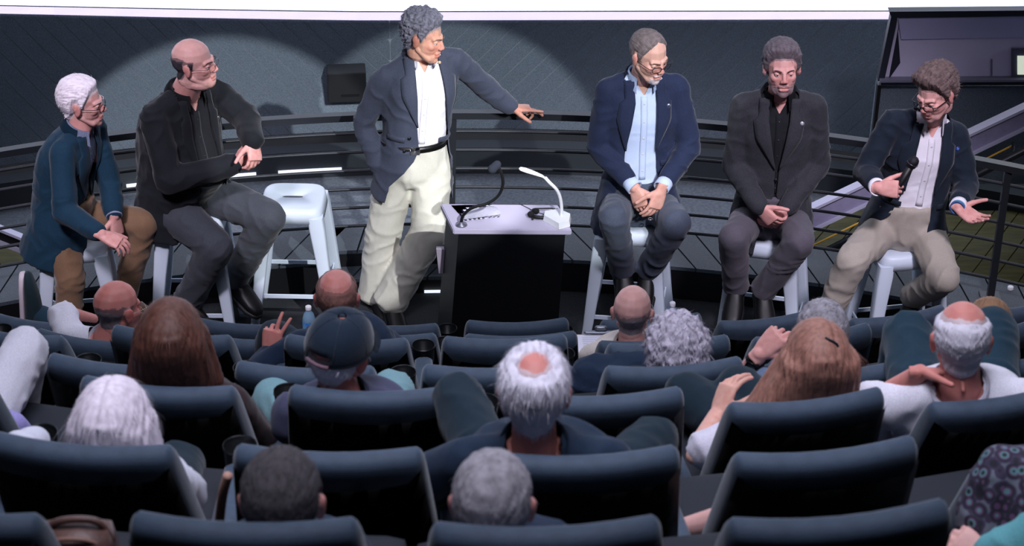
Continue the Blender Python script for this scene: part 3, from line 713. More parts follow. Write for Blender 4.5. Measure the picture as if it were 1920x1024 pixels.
    if gl:
        gm = mat(*gl); gw = o.get('grw', .0017); gp = B(); 
        for s in (-1, 1):
            pts = []
            for i in range(16):
                a = 2*PI*i/16; ca, sa = math.cos(a), math.sin(a)
                x = s*.033+math.copysign(abs(ca)**.7, ca)*.0225; z = -.003+math.copysign(abs(sa)**.7, sa)*.0155
                pts.append(Mh @ V((x*wd, .107-abs(x)*.26-.0, z))+hc)
            tube(gp, pts, gw, 6, closed=True)
            tube(gp, [Mh @ V(q)+hc for q in ((s*.056*wd, .092, .004), (s*.071*wd, .08, .005), (s*.079*wd, .02, .004), (s*.081*wd, -.01, .002), (s*.081*wd, -.025, -.014))], gw, 6, smooth=3)
        tube(gp, [Mh @ V(q)+hc for q in ((-.0105, .104, .0), (0, .1075, .003), (.0105, .104, .0))], gw, 6, smooth=3)
        go = obj('glasses', gp, gm, par)
        for s in (-1, 1):
            bm = B(); vv = []
            for i in range(16):
                a = 2*PI*i/16; ca, sa = math.cos(a), math.sin(a)
                x = s*.033+math.copysign(abs(ca)**.7, ca)*.022; z = -.003+math.copysign(abs(sa)**.7, sa)*.015
                vv.append(bm.verts.new(Mh @ V((x*wd, .107-abs(x)*.26, z))+hc))
            bm.faces.new(vv); obj('lens', bm, lensm(), go, smooth=False)
    return hb
def lensm():
    if 'lens' in MC: return MC['lens']
    m = bpy.data.materials.new('lens'); m.use_nodes = True; MC['lens'] = m; nt = m.node_tree; nt.nodes.remove(nt.nodes['Principled BSDF'])
    t = nt.nodes.new('ShaderNodeBsdfTransparent'); g = nt.nodes.new('ShaderNodeBsdfGlossy'); g.inputs['Roughness'].default_value = .05
    mx = nt.nodes.new('ShaderNodeMixShader'); mx.inputs[0].default_value = .12
    nt.links.new(t.outputs[0], mx.inputs[1]); nt.links.new(g.outputs[0], mx.inputs[2]); nt.links.new(mx.outputs[0], nt.nodes['Material Output'].inputs[0]); return m
def strands(src, n, ln, fz, Mh, hc, hm, par, flow, wd, cu=0):
    if not n: return
    vs, fs = [], []; fl = V(flow)
    for k in range(n):
        p, nn = src[random.randrange(len(src))]; t = (fl-nn*fl.dot(nn)); t = t.normalized() if t.length > 1e-3 else V((1, 0, 0))
        side = nn.cross(t).normalized(); L = ln*random.uniform(.5, 1.3); d = (t+nn*random.uniform(0, fz)*1.5+side*random.uniform(-fz, fz)).normalized()
        q = p-nn*.001; b = len(vs)
        for i in range(4):
            ww = wd*(1-i/3.6); vs.append(Mh @ (q+side*ww)+hc); vs.append(Mh @ (q-side*ww)+hc)
            q = q+d*L/3; d = (d+t*.25-nn*.22+V((random.uniform(-1, 1), random.uniform(-1, 1), random.uniform(-1, 1)))*(.12+cu*.9)).normalized()
        for i in range(3): fs.append((b+2*i, b+2*i+1, b+2*i+3, b+2*i+2))
    me = bpy.data.meshes.new('strands'); me.from_pydata(vs, [], fs); me.materials.append(hm); me.polygons.foreach_set('use_smooth', [True]*len(fs))
    o = bpy.data.objects.new('hair_strands', me); C.objects.link(o); o.parent = par; o['kind'] = 'stuff'
SKC = {'fair': (220, 178, 160), 'pink': (222, 172, 164), 'tan': (204, 156, 134), 'red': (206, 140, 130)}
def SKIN(o):
    k = o.get('skin', 'fair'); t = o.get('stub', (120, 112, 112))
    return mat('skin_%s_%s' % (k, '_'.join(str(x) for x in t)), SKC[k], .52, ns=30, na=.06, bs=220, bd=.0008, spec=.35, tint=t)
def hand_bm(wr, d, pn, side, curl=.35, L=1.0, spread=.1, thumb=.5, each=None):
    bm = B(); d = V(d).normalized(); pn = V(pn); pn = (pn-d*pn.dot(d)).normalized(); t = pn.cross(d)*side  # thumb side
    wr = V(wr)
    loft(bm, [(wr-d*.03, t, pn, .028, .021), (wr, t, pn, .029, .019), (wr+d*.03*L, t, pn, .037*L, .017, 2.5), (wr+d*.07*L, t, pn, .042*L, .0145, 2.6), (wr+d*.095*L, t, pn, .041*L, .012, 2.6)], 16)
    for i, (tt, ln, r) in enumerate(((.031, .072, .0092), (.011, .08, .0095), (-.010, .075, .009), (-.030, .06, .0078))):
        c = each[i] if each else curl*(1+.12*i); p = wr+d*(.088-.004*abs(i-1.2))*L+t*tt*L; dd = (d+t*(spread*(1.3-i))).normalized(); ang_ = 0
        for sfr, rr in ((.46, 1), (.30, .92), (.24, .82)):
            ang_ += c; dv = dd*math.cos(ang_)+pn*math.sin(ang_); q = p+dv*ln*L*sfr; cap(bm, p, q, r*rr, r*rr*.93, 10); p = q
    p = wr+d*.022*L+t*.024*L+pn*.004; td = (d*.62+t*(.75*thumb+.25)+pn*.35).normalized()
    for ln, r in ((.042, .0145), (.034, .0115), (.026, .0098)):
        q = p+td*ln*L; cap(bm, p, q, r, r*.9, 10); p = q; td = (td+d*.28+pn*.12).normalized()
    return bm
def tors(j, off=0.0, hem=.12, bulk=1.0, top=True, flare=0.0):
    """torso cloth / skin as overlapping lofts, to be remeshed"""
    bm = B(); P, N = j['pel'], j['neck']; S = (N-P).normalized(); L = (N-P).length
    Us = (j['shL']-j['shR']).normalized(); Uh = (j['hipL']-j['hipR']).normalized(); b = bulk
    def fr(t):
        U = Uh.lerp(Us, t).normalized(); U = (U-S*U.dot(S)).normalized(); return U, U.cross(S)
    bow = j.get('bow', .02); R = []
    belly = j.get('belly', 0)
    for t, ru, rw, fw in ((-hem/L, .185+flare, .145+flare, 0), (0, .178+flare*.5, .135+flare*.3, .0), (.22, .160, .122+belly, belly*.7), (.45, .163, .122+belly*.6, belly*.4), (.68, .178, .122, .008), (.82, .165, .105, 0), (.93, .12, .078, -.006), (1.0, .078, .062, 0), (1.05, .062, .056, 0)):
        if hem < 0 and t < 0: continue
        U, W = fr(max(0, min(1, t))); c = P+S*(L*t)-W*(bow*4*t*(1-t) if 0 < t < 1 else 0)+W*fw
        R.append((c, U, W, ru*b+off, rw*b+off, 2.3))
    loft(bm, R, 22)
    for k in 'LR':
        sh = j['sh'+k]; o = 1 if k == 'L' else -1
        q = N+(sh-N)*.80-S*.012; cap(bm, N+(sh-N)*.12-S*.012, q, .052*b+off, .046*b+off); cap(bm, q, P+S*L*.6+(sh-N)*.55, .05*b+off, .06*b+off)
        cap(bm, P+S*L*.76+(sh-N)*.45, N+(sh-N)*.7-S*.04, .072*b+off, .055*b+off)
    return bm
def sleeve(bm, j, k, off=0.0, upto=1.0, b=1.0, r=(.060, .052, .041)):
    sh, el, wr = j['sh'+k], j['el'+k], j['wr'+k]
    N = j['neck']; S = (N-j['pel']).normalized(); s2 = N+(sh-N)*.86-S*.022
    cap(bm, s2, el, r[0]*b*.9+off, r[1]*b+off)
    if upto > 0:
        e = el.lerp(wr, upto); cap(bm, el, e, r[1]*b+off, (r[1]+(r[2]-r[1])*upto)*b+off)
def trousers_bm(j, off=0.0, b=1.0, legs='LR', cuff=.9):
    bm = B(); P = j['pel']; Uh = (j['hipL']-j['hipR']).normalized(); S = (j['neck']-P).normalized(); S = (S-Uh*S.dot(Uh)).normalized(); W = Uh.cross(S)
    loft(bm, [(P-S*.10, Uh, W, .13*b, .10*b), (P-S*.04, Uh, W, .168*b, .125*b), (P+S*.04, Uh, W, .165*b, .122*b), (P+S*.13, Uh, W, .155*b+off, .115*b+off)], 20)
    for k in legs:
        h, kn, an = j['hip'+k], j['kn'+k], j['an'+k]
        lr = j.get('lr', (.092, .072, .062)); cap(bm, h, kn, lr[0]*b+off, lr[1]*b+off, 16); e = kn.lerp(an, cuff); cap(bm, kn, e, lr[1]*b+off, lr[2]*b+off, 16)
        d = (e-kn).normalized(); u, w_ = perp(d); loft(bm, [(e-d*.1, u, w_, lr[2]*b+off, lr[2]*b+off), (e+d*.03, u, w_, lr[2]*b+off+.003, lr[2]*b+off+.003)], 16)
    return bm
def shoe(an, toe, m, par, L=.29, sole=(60, 58, 60), up=(0, 0, 1), w_=.048, name='shoe', solem=None):
    d = V(toe)-V(an); F_ = d.normalized(); Up = V(up); Up = (Up-F_*Up.dot(F_)).normalized(); X = F_.cross(Up)
    heel = V(an)-F_*.07-Up*.085; bm = B(); R = []
    for t, ww, hh in ((0, .55, .045), (.04, .72, .055), (.2, .76, .062), (.42, .86, .046), (.62, 1.0, .036), (.82, .95, .028), (.95, .66, .022), (1.0, .35, .014)):
        R.append((heel+F_*(L*t)+Up*(hh*.9+.014), X, Up, w_*ww, hh*.95, 2.6))
    loft(bm, R, 18); cap(bm, V(an)-F_*.01-Up*.06, V(an)+Up*.01, .047, .04)
    s = obj(name, bm, m, par)
    bm = B(); P2 = []
    for t, ww in ((0, .5), (.03, .72), (.2, .8), (.42, .88), (.62, 1.05), (.82, 1.0), (.95, .7), (1.01, .35)): P2.append((heel+F_*(L*t)+Up*.01, X, Up, w_*ww*1.05, .014, 4))
    loft(bm, P2, 16); obj('sole', bm, solem or mat('sole_dark', (22, 22, 24), .6), s)
    return s
class Chest:
    """decals and cuts in chest space: u to the person's left, v along the spine (0 at the neck), w front"""
    def __init__(s, j):
        s.N = j['neck']; S = (j['neck']-j['pel']).normalized(); U = (j['shL']-j['shR']).normalized(); U = (U-S*U.dot(S)).normalized()
        s.U, s.S, s.W = U, S, U.cross(S)
    def uvw(s, p): d = p-s.N; return d.dot(s.U), d.dot(s.S), d.dot(s.W)
    def pt(s, u, v, w_): return s.N+s.U*u+s.S*v+s.W*w_
    def hit(s, tree, u, v, off):
        o = s.pt(u, v, .45); h = tree.ray_cast(o, -s.W, .9)
        return h[0]+s.W*off if h[0] else s.pt(u, v, .05)
    def strip(s, tree, rows, off, cols=4, th=.004, name='strip', m=None, par=None):
        """rows: (v, u0, u1) or (v0,u0,v1,u1)"""
        bm = B(); g = []
        for r in rows:
            a, b = ((r[1], r[0]), (r[2], r[0])) if len(r) == 3 else ((r[1], r[0]), (r[3], r[2]))
            g.append([bm.verts.new(s.hit(tree, a[0]+(b[0]-a[0])*i/cols, a[1]+(b[1]-a[1])*i/cols, off+.002*math.sin(PI*i/cols))) for i in range(cols+1)])
        for a, b in zip(g, g[1:]):
            for i in range(cols): bm.faces.new((a[i], a[i+1], b[i+1], b[i]))
        bmesh.ops.recalc_face_normals(bm, faces=bm.faces); bmesh.ops.solidify(bm, geom=bm.faces[:], thickness=th)
        return obj(name, bm, m, par)
def interp(T, v):
    if v >= T[0][0]: return T[0][1:]
    for a, b in zip(T, T[1:]):
        if a[0] >= v >= b[0]:
            t = (v-a[0])/(b[0]-a[0]) if a[0] != b[0] else 0; return tuple(x+(y-x)*t for x, y in zip(a[1:], b[1:]))
    return T[-1][1:]
def densify(T, st=.025):
    out = []
    for a, b in zip(T, T[1:]):
        n = max(1, int(abs(a[0]-b[0])/st))
        for i in range(n): t = i/n; out.append(tuple(x+(y-x)*t for x, y in zip(a, b)))
    out.append(T[-1]); return out
def open_front(bm, ch, T, tt=None):
    """T: rows (v, uR, uL) going down; removes the front between uR and uL"""
    for a, b in zip(T, T[1:]):
        for k in (1, 2):
            p = ch.pt(a[k], a[0], 0); q = ch.pt(b[k], b[0], 0); n = (q-p).cross(ch.W)
            if n.length < 1e-6: continue
            fs = [f for f in bm.faces if ch.uvw(f.calc_center_median())[2] > -.01 and b[0]-.02 < ch.uvw(f.calc_center_median())[1] < a[0]+.02]
            es = set(e for f in fs for e in f.edges); vv = set(v for f in fs for v in f.verts)
            bmesh.ops.bisect_plane(bm, geom=list(vv)+list(es)+fs, plane_co=p, plane_no=n.normalized(), dist=1e-5)
    dl = []
    for f in bm.faces:
        u, v, w_ = ch.uvw(f.calc_center_median())
        if w_ > -.005 and v > T[-1][0]:
            r = interp(T, v)
            if r[0] < u < r[1] or (v > T[0][0] and abs(u) < .09):
                if tt is None or tt.find_nearest(f.calc_center_median())[3] < .018: dl.append(f)
    bmesh.ops.delete(bm, geom=dl, context='FACES')
def collar(ch, rn, m, par, h=.034, drop=.05, open_=38, tilt=.0, name='collar', pts=True, wid=.02, lift=0.0):
    bm = B(); g = []; n = 26
    for i in range(n+1):
        a = math.radians(open_+(360-2*open_)*i/n); k = min(i, n-i)/n
        ca, sa = math.cos(a), math.sin(a); dirv = ch.U*sa+ch.W*ca; e = max(0, 1-k*9) if pts else 0
        z = .012*ca*-1+lift; c = ch.N+ch.W*.004
        g.append([bm.verts.new(p) for p in (c+dirv*(rn)+ch.S*(z-.012), c+dirv*(rn+.001)+ch.S*(z+h), c+dirv*(rn+.008)+ch.S*(z+h+.001), c+dirv*(rn+wid*.75)+ch.S*(z+h*.35), c+dirv*(rn+wid+.004*e)+ch.W*(.010*e)+ch.S*(z-h*.25-drop*e))])
    for a, b in zip(g, g[1:]):
        for i in range(4): bm.faces.new((a[i], a[i+1], b[i+1], b[i]))
    bmesh.ops.solidify(bm, geom=bm.faces[:], thickness=.0025)
    return obj(name, bm, m, par)
def skeleton(j, legs=True, b=1.0, handsel='LR', coarse=.014):
    bm = tors(j, -.022, hem=.02, bulk=b)
    for k in 'LR':
        sleeve(bm, j, k, -.016, 1.0, b, (.056, .048, .036))
        if legs:
            cap(bm, j['hip'+k], j['kn'+k], .075*b, .052*b); cap(bm, j['kn'+k], j['an'+k], .052*b, .036*b)
    return remesh(bm, coarse, 1)
def join(dst, src):
    me = bpy.data.meshes.new('j'); src.to_mesh(me); dst.from_mesh(me); bpy.data.meshes.remove(me); src.free()
def person(j, o, label, loc_z=0):
    """j: joints; o: options"""
    root = empty('person', (0, 0, 0), label=label, cat='person')
    b = o.get('b', 1.0); hd = j['head']; Mh = headframe(j['face'], j.get('hup', (0, 0, 1)))
    body = head_parts(o, Mh, hd, root, 'head')
    # neck bridging head and torso
    nb = B(); cap(nb, hd+Mh @ V((0, -.018, -.055)), j['neck'], .051*o.get('nk', 1), .058*o.get('nk', 1)); nb = remesh(nb, .007, 2)
    lay = nb.verts.layers.float_color.new('tint')
    for v in nb.verts: v[lay] = (.3, 0, 0, 1)
    join(body, nb)
    sk = skeleton(j, o.get('legs', 1), b); lay = sk.verts.layers.float_color.new('tint')
    for v in sk.verts: v[lay] = (.15, 0, 0, 1)
    join(body, sk)
    for k in 'LR':
        h = j.get('hand'+k)
        if h:
            hb = hand_bm(j['wr'+k]+V(h.get('o', (0, 0, 0))), h['d'], h['n'], 1 if k == 'L' else -1, h.get('c', .35), h.get('s', 1), h.get('sp', .1), h.get('t', .5), h.get('each'))
            cap(hb, j['el'+k].lerp(j['wr'+k], .3), j['wr'+k], .036*b, .027)
            hb = remesh(hb, o.get('handv', .0034), 2, .4); lay = hb.verts.layers.float_color.new('tint')
            for v in hb.verts: v[lay] = (.25+.2*noise.noise(v.co*60), 0, 0, 1)
            join(body, hb)
    obj('body', body, SKIN(o), root)
    return root
def jacket(j, root, m, T, b=1.0, hem=.14, seed=1, sl=.93, lap=.062, flare=.015, wr=.006, lapels=True, vb=-.34, voxel=.0085, extra=None, button=None, vent=None, pin=None):
    ch = Chest(j); bm = tors(j, .0, hem, b, flare=flare); T = T+[(-1.2, T[-1][1]-.1, T[-1][2]+.1)]
    tb = remesh(bm.copy(), .012, 5, .6); tt = BVHTree.FromBMesh(tb); tb.free()
    for k in 'LR': sleeve(bm, j, k, .004, sl, b)
    if extra: extra(bm, ch)
    bm = remesh(bm, voxel, 5, .6); wrinkle(bm, wr, (7, 7, 11), seed, .0008)
    tree = tt; cut = bm.copy(); open_front(cut, ch, T, tt)
    # free hem: drop the bottom cap
    S = ch.S; dl = [f for f in cut.faces if f.normal.dot(S) < -.75 and ch.uvw(f.calc_center_median())[1] < -(j['neck']-j['pel']).length-hem*.7]
    bmesh.ops.delete(cut, geom=dl, context='FACES'); bmesh.ops.solidify(cut, geom=cut.faces[:], thickness=.0035)
    jo = obj('jacket', cut, m, root)
    if lapels:
        for k, s in ((1, -1), (2, 1)):
            rows = []
            for r in [(v_,)+tuple(interp(T, v_)) for v_ in [T[0][0]-.02*i for i in range(int((T[0][0]-vb)/.02)+1)]]:
                v = r[0]; e = r[k]; f = (v-vb)/(T[0][0]-vb) if T[0][0] != vb else 1
                wdt = lap*(1.12*min(1, f*2.2)) if v < -.085 else lap*.72
                rows.append((v, e-s*.002, e+s*wdt))
            ch.strip(tree, rows, .007, 4, .003, 'lapel', m, jo)
        collar(ch, .070*(.5+.5*b), m, jo, .028, .02, 76, name='jacket_collar', wid=.026, pts=False)
    if button:
        for u, v in button:
            bm2 = B(); p = ch.hit(tree, u, v, .004); ell(bm2, p, (.009, .004, .009), frame(ch.S, ch.U)); obj('button', bm2, mat('button_dark', (20, 20, 26), .3), jo)
    if pin:
        bm2 = B(); p = ch.hit(tree, pin[0], pin[1], .012); ell(bm2, p, (.011, .004, .011), frame(ch.S, ch.U)); pn_ = obj('lapel_pin', bm2, mat(*pin[2]), jo)
        bm2 = B(); ell(bm2, p+ch.W*.003, (.006, .003, .006), frame(ch.S, ch.U)); obj('pin_centre', bm2, mat(*pin[3]), pn_)
    for s in (-1, 1):   # pocket flap
        if extra is None:
            rows = [(-.40, s*.085, s*.155), (-.425, s*.085, s*.155)]; ch.strip(tree, rows, .003, 5, .003, 'pocket_flap', m, jo)
    return jo, ch, tree
def shirt(j, root, m, b=1.0, seed=3, cuffs='LR', rn=.062, hem=-.02, voxel=.009, collar_=True, placket=True, name='shirt', open_=30, cuffm=None, coff=-.004, btn=('button_pearl', (200, 200, 205), .3), trim=.10):
    ch = Chest(j); bm = tors(j, -.011, hem, b); 
    bm = remesh(bm, voxel, 4, .6); wrinkle(bm, .003, (9, 9, 14), seed, .0005); tree = BVHTree.FromBMesh(bm)
    # neck opening
    dl = [f for f in bm.faces if (lambda q: q[1] > -.012 and abs(q[0]) < .058 and abs(q[2]) < .06)(ch.uvw(f.calc_center_median()))]
    bmesh.ops.delete(bm, geom=list(set(dl)), context='FACES')
    open_front(bm, ch, [(.06, -.04, .04), (-.01, -.036, .036), (-.07, -.003, .003)])
    LL = (j['neck']-j['pel']).length; bmesh.ops.delete(bm, geom=[f for f in bm.faces if ch.uvw(f.calc_center_median())[1] < -LL+trim], context='FACES')
    so = obj(name, bm, m, root)
    if collar_: collar(ch, rn*(.4+.6*b), m, so, .03, .036, open_, wid=.017)
    if placket:
        L = (j['neck']-j['pel']).length; ch.strip(tree, [(v, -.016, .016) for v in [-.075-.02*i for i in range(int((L-.2)/.02))]], .0015, 3, .0015, 'placket', m, so)
        for i in range(5):
            v = -.11-.085*i
            if v < -L+.14: break
            bm2 = B(); ell(bm2, ch.hit(tree, 0, v, .004), (.0055, .0022, .0055), frame(ch.S, ch.U), 10); obj('button', bm2, mat(*btn), so)
    for k in cuffs:
        el, wr_ = j['el'+k], j['wr'+k]; d = (wr_-el).normalized(); u, w2 = perp(d)
        bm2 = B(); loft(bm2, [(wr_-d*.05, u, w2, .038, .038), (wr_+d*.004, u, w2, .040, .040), (wr_+d*.004, u, w2, .034, .034), (wr_-d*.045, u, w2, .033, .033)], 22); obj('cuff', bm2, cuffm or m, so)
    return so, ch, tree
def pants(j, root, m, b=1.0, seed=5, legs='LR', cuff=.9, voxel=.0095, wr=.007, name='trousers', belt=None, off=0.0):
    bm = remesh(trousers_bm(j, off, b, legs, cuff), voxel, 4, .6); wrinkle(bm, wr, (8, 8, 10), seed, .0008); t = obj(name, bm, m, root)
    if belt:
        P = j['pel']; U = (j['hipL']-j['hipR']).normalized(); S = (j['neck']-P).normalized(); S = (S-U*S.dot(U)).normalized(); W = U.cross(S)
        bm = B(); loft(bm, [(P+S*.105, U, W, .163*b, .123*b), (P+S*.135, U, W, .162*b, .122*b), (P+S*.135, U, W, .15*b, .11*b), (P+S*.105, U, W, .15*b, .11*b)], 28, closed=True); bo_ = obj('belt', bm, belt, t)
        bm = B(); box(bm, P+S*.12+W*.124*b, (.045, .006, .034), frame(S, U), .002); obj('buckle', bm, mat('buckle_silver', (170, 170, 175), .3, metal=.9), bo_)
    return t
# ------------------------------------------------------------------ the six men on stage
def fabric(name, rgb, **k):
    d = dict(rough=.85, ns=220, na=.12, bs=500, bd=.0008, spec=.25, sheen=.12); d.update(k); return mat(name, rgb, **d)
def Uaz(a): a = math.radians(a); return V((math.cos(a), math.sin(a), 0))
def seated(pel, neck, ta, hw=.19, drop=.05, lean=0, hipw=.09, ha=None):
    U = Uaz(ta); Uh = Uaz(ta if ha is None else ha); S = (neck-pel).normalized(); U = (U+V((0, 0, lean))); U = (U-S*U.dot(S)*.6).normalized()
    return dict(pel=pel, neck=neck, shL=neck+U*hw-S*drop, shR=neck-U*hw-S*drop, hipL=pel+Uh*hipw-V((0, 0, .03)), hipR=pel-Uh*hipw-V((0, 0, .03)))
shoe_b = mat('shoe_black', (15, 15, 17), .45, spec=.3)
# --- standing man
Y3 = 10.98
j = dict(pel=ay(776, 306, Y3), neck=ay(790, 99, Y3+.04), lr=(.102, .09, .084), head=ay(795, 71, Y3-.02), face=face_dir(68, -8), hup=(.12, .1, 1), bow=.01)
j['shR'] = ay(707, 148, Y3-.03); j['shL'] = ay(862, 104, Y3+.10); Uh = V((1, .1, 0)).normalized()
j['hipL'] = j['pel']+Uh*.085-V((0, 0, .02)); j['hipR'] = j['pel']-Uh*.085-V((0, 0, .02))
j['elR'] = ay(682, 232, Y3+.03); j['wrR'] = ay(712, 316, Y3-.05)
j['elL'] = ay(910, 162, Y3+.20); j['wrL'] = ay(958, 203, 11.22)
j['knR'] = ay(720, 428, Y3-.02); j['anR'] = ay(704, 548, Y3+.02); j['knL'] = ay(806, 432, Y3-.12); j['anL'] = ay(733, 563, Y3-.10)
j['handL'] = dict(d=V((.93, .1, -.05)), n=V((0, -.1, -1)), each=(.03, .25, .75, .85), t=.9, s=1, o=(0, 0, .0))
o = dict(skin='tan', line='full', th=.020, curl=.5, cs=75, top=.012, hair=('hair_grey_curl', (112, 112, 126), .8, 0, 60, .45), brow=('brow_grey', (96, 88, 88), .9), jaw=1.0, ns=1600, sl=.016, fz=.7, stub=(120, 118, 122), gaze=(0, 1, -.1))
P3 = person(j, o, 'standing man in a grey jacket and white shirt leaning one hand on the railing')
whs = fabric('shirt_white', (232, 230, 240), na=.03)
shirt(j, P3, whs, 1.0, 3, cuffs='', hem=.0)
jk3 = fabric('jacket_slate', (68, 74, 92), na=.25, wave=(160, 'Z', (52, 57, 72)))
jacket(j, P3, jk3, [(0, -.055, .07), (-.12, -.05, .095), (-.3, -.035, .125), (-.46, -.015, .155), (-.52, -.04, .165), (-.66, -.15, .17)], 1.04, .17, 2, sl=.9, button=[(-.065, -.40), (-.085, -.47)], wr=.008)
pants(j, P3, fabric('trousers_cream', (206, 204, 192), na=.05), 1.02, 4, belt=mat('belt_black', (14, 14, 15), .35), cuff=.97, wr=.007)
shoe(j['anL'], j['anL']+V((.05, -.15, -.06)), shoe_b, P3); shoe(j['anR'], j['anR']+V((.07, -.15, -.05)), shoe_b, P3)
# --- white-haired man at far left
p = SP['1']; pel = p+V((-.03, 0, .10)); neck = ay(150, 240, p.y-.01)
j = seated(pel, neck, 70, .18, .055, ha=78); j.update(head=ay(155, 194, p.y-.01), face=face_dir(86, -2), bow=.045)
j['elR'] = ay(122, 398, p.y-.28); j['wrR'] = J(190, 440, j['elR'], .26, -1); j['elL'] = ay(205, 345, p.y+.05); j['wrL'] = ay(214, 405, p.y-.10)
j['knR'] = ay(132, 520, p.y-.20); j['anR'] = ay(126, 640, p.y-.22); j['knL'] = ay(268, 420, p.y+.02); j['anL'] = ay(233, 560, p.y+.03)
j['handL'] = dict(d=V((.15, -.2, -1)), n=V((-.5, .3, -.2)), c=.22, sp=.22, t=.8); j['handR'] = dict(d=V((.8, -.2, -.3)), n=V((.1, .2, -1)), c=.4)
o = dict(skin='pink', line='full', th=.018, curl=.06, cs=30, strk=14, top=.006, hair=('hair_white', (240, 232, 240), .75, 0, 50, .12), glasses=('frame_dark', (22, 22, 28), .3), brow=('brow_white', (190, 180, 182), .9), flush=.2, ns=900, sl=.022, fz=.35, stub=(200, 190, 190))
P1 = person(j, o, 'white-haired man in a teal blazer and tan trousers seated in profile at far left')
shirt(j, P1, fabric('shirt_blue_stripe', (176, 186, 212), na=.05, wave=(70, 'X', (120, 130, 165))), 1.0, 8, cuffs='L', hem=0)
jk1 = fabric('blazer_teal', (20, 52, 72), na=.2)
jacket(j, P1, jk1, [(0, -.055, .06), (-.1, -.05, .055), (-.32, -.03, .05), (-.45, -.04, .05), (-.6, -.09, .09)], 1.06, .19, 4, sl=.84, flare=.03, wr=.007)
pants(j, P1, fabric('trousers_tan', (124, 96, 74), na=.12, sheen=.3), 1.0, 7, wr=.008)
shoe(j['anR'], j['anR']+V((.15, -.03, -.05)), mat('shoe_brown', (70, 48, 34), .4), P1); shoe(j['anL'], j['anL']+V((.15, -.03, -.05)), mat('shoe_brown', (70, 48, 34), .4), P1)
# --- large bald man in black
p = SP['2']; pel = p+V((-.04, .02, .12)); neck = ay(348, 172, p.y-.0)
j = seated(pel, neck, 48, .225, .06, ha=50, hipw=.11); j.update(head=ay(366, 120, p.y-.06), face=face_dir(76, 4), bow=.05, belly=.06)
j['elR'] = ay(318, 338, p.y-.24); j['wrR'] = J(438, 308, j['elR'], .30, -1); j['elL'] = ay(462, 222, p.y+.02); j['wrL'] = J(474, 264, j['elL'], .22, -1)
j['knR'] = ay(405, 462, p.y-.30); j['anR'] = ay(352, 565, p.y-.16); j['knL'] = ay(503, 408, p.y-.16); j['anL'] = ay(440, 520, p.y+.02)
j['handR'] = dict(d=V((.9, -.15, .25)), n=V((.1, .9, .2)), each=(1.1, 1.15, 1.2, 1.2), t=.5); j['handL'] = dict(d=V((.12, -.5, -.8)), n=V((-.6, .5, -.3)), each=(.55, .6, .65, .7), t=.6)
o = dict(skin='pink', w=1.07, fat=1, jaw=1.15, nk=1.2, line='ring', ztop=.045, th=.007, hair=('hair_dark_thin', (52, 48, 54), .85, 0, 60, .3), glasses=('frame_thin', (90, 80, 84), .3, .6), grw=.0011, brow=('brow_dark', (56, 46, 48), .9), flush=.12, ns=1000, sl=.012, fz=.4, stub=(74, 66, 72))
P2 = person({**j, 'b': 1}, {**o, 'b': 1.22}, 'large bald man in glasses and black jacket, hands clasped, seated on a stool')
shirt(j, P2, fabric('shirt_black', (26, 28, 33)), 1.22, 8, btn=('button_black', (40, 42, 48), .3), trim=-.2, cuffs='', hem=.04, rn=.066)
jk2 = fabric('jacket_black', (22, 25, 31), na=.2)
jacket(j, P2, jk2, [(0, -.06, .07), (-.12, -.055, .075), (-.32, -.06, .09), (-.5, -.08, .12), (-.68, -.16, .2)], 1.25, .17, 9, lap=.045, sl=.97, flare=.02, wr=.007, pin=(.13, -.14, ('pin_grey', (120, 120, 125), .3, .8), ('pin_grey2', (70, 70, 75), .3)))
pants(j, P2, fabric('trousers_charcoal', (62, 66, 74), na=.15), 1.18, 11, wr=.007, cuff=.96)
for k in 'RL': shoe(j['an'+k], j['an'+k]+V((.12, -.12, -.07)), shoe_b, P2)
bm = B(); q = j['wrL']+(j['wrL']-j['elL']).normalized()*-.03; d = (j['wrL']-j['elL']).normalized(); u, w2 = perp(d)
tube(bm, [q+(u*math.cos(a)+w2*math.sin(a))*.043 for a in [2*PI*i/18 for i in range(18)]], .006, 6, closed=True); obj('wristband', bm, mat('band_black', (12, 12, 14), .5), P2)
# --- man in navy blazer and pale blue shirt
p = SP['4']; pel = p+V((.035, .0, .10)); neck = ay(1205, 143, p.y+.02)
j = seated(pel, neck, 6, .19, .045); j.update(head=ay(1217, 106, p.y-.07), face=face_dir(38, -14), bow=.03)
j['elR'] = ay(1122, 276, p.y+.0); j['elL'] = ay(1293, 276, p.y+.0); j['wrR'] = J(1190, 352, j['elR'], .28, -1); j['wrL'] = J(1240, 352, j['elL'], .28, -1)
j['knR'] = ay(1150, 408, p.y-.34); j['knL'] = ay(1268, 418, p.y-.34); j['anR'] = ay(1168, 505, p.y-.16); j['anL'] = ay(1214, 508, p.y-.14)
j['handR'] = dict(d=V((.35, -.35, -.9)), n=V((.5, .8, -.1)), c=.33, sp=.12, t=.4); j['handL'] = dict(d=V((-.35, -.3, -.9)), n=V((-.5, .8, -.1)), c=.3, sp=.1, t=.4, o=(0, -.02, 0))
o = dict(skin='fair', line='high', th=.009, hair=('hair_brown_grey', (112, 102, 102), .8, 0, 60, .3), glasses=('frame_black', (24, 22, 30), .3), beard='goatee', scalp=0, stub=(208, 204, 208), brow=('brow_brown', (110, 84, 76), .9), ns=1200, sl=.013, fz=.35, gaze=(0, 1, -.2))
P4 = person(j, o, 'seated man with glasses and white goatee, navy blazer and pale blue shirt')
shirt(j, P4, fabric('shirt_pale_blue', (190, 208, 238), na=.04), 1.0, 12, cuffs='LR', hem=0)
jk4 = fabric('blazer_navy', (32, 42, 68), na=.2)
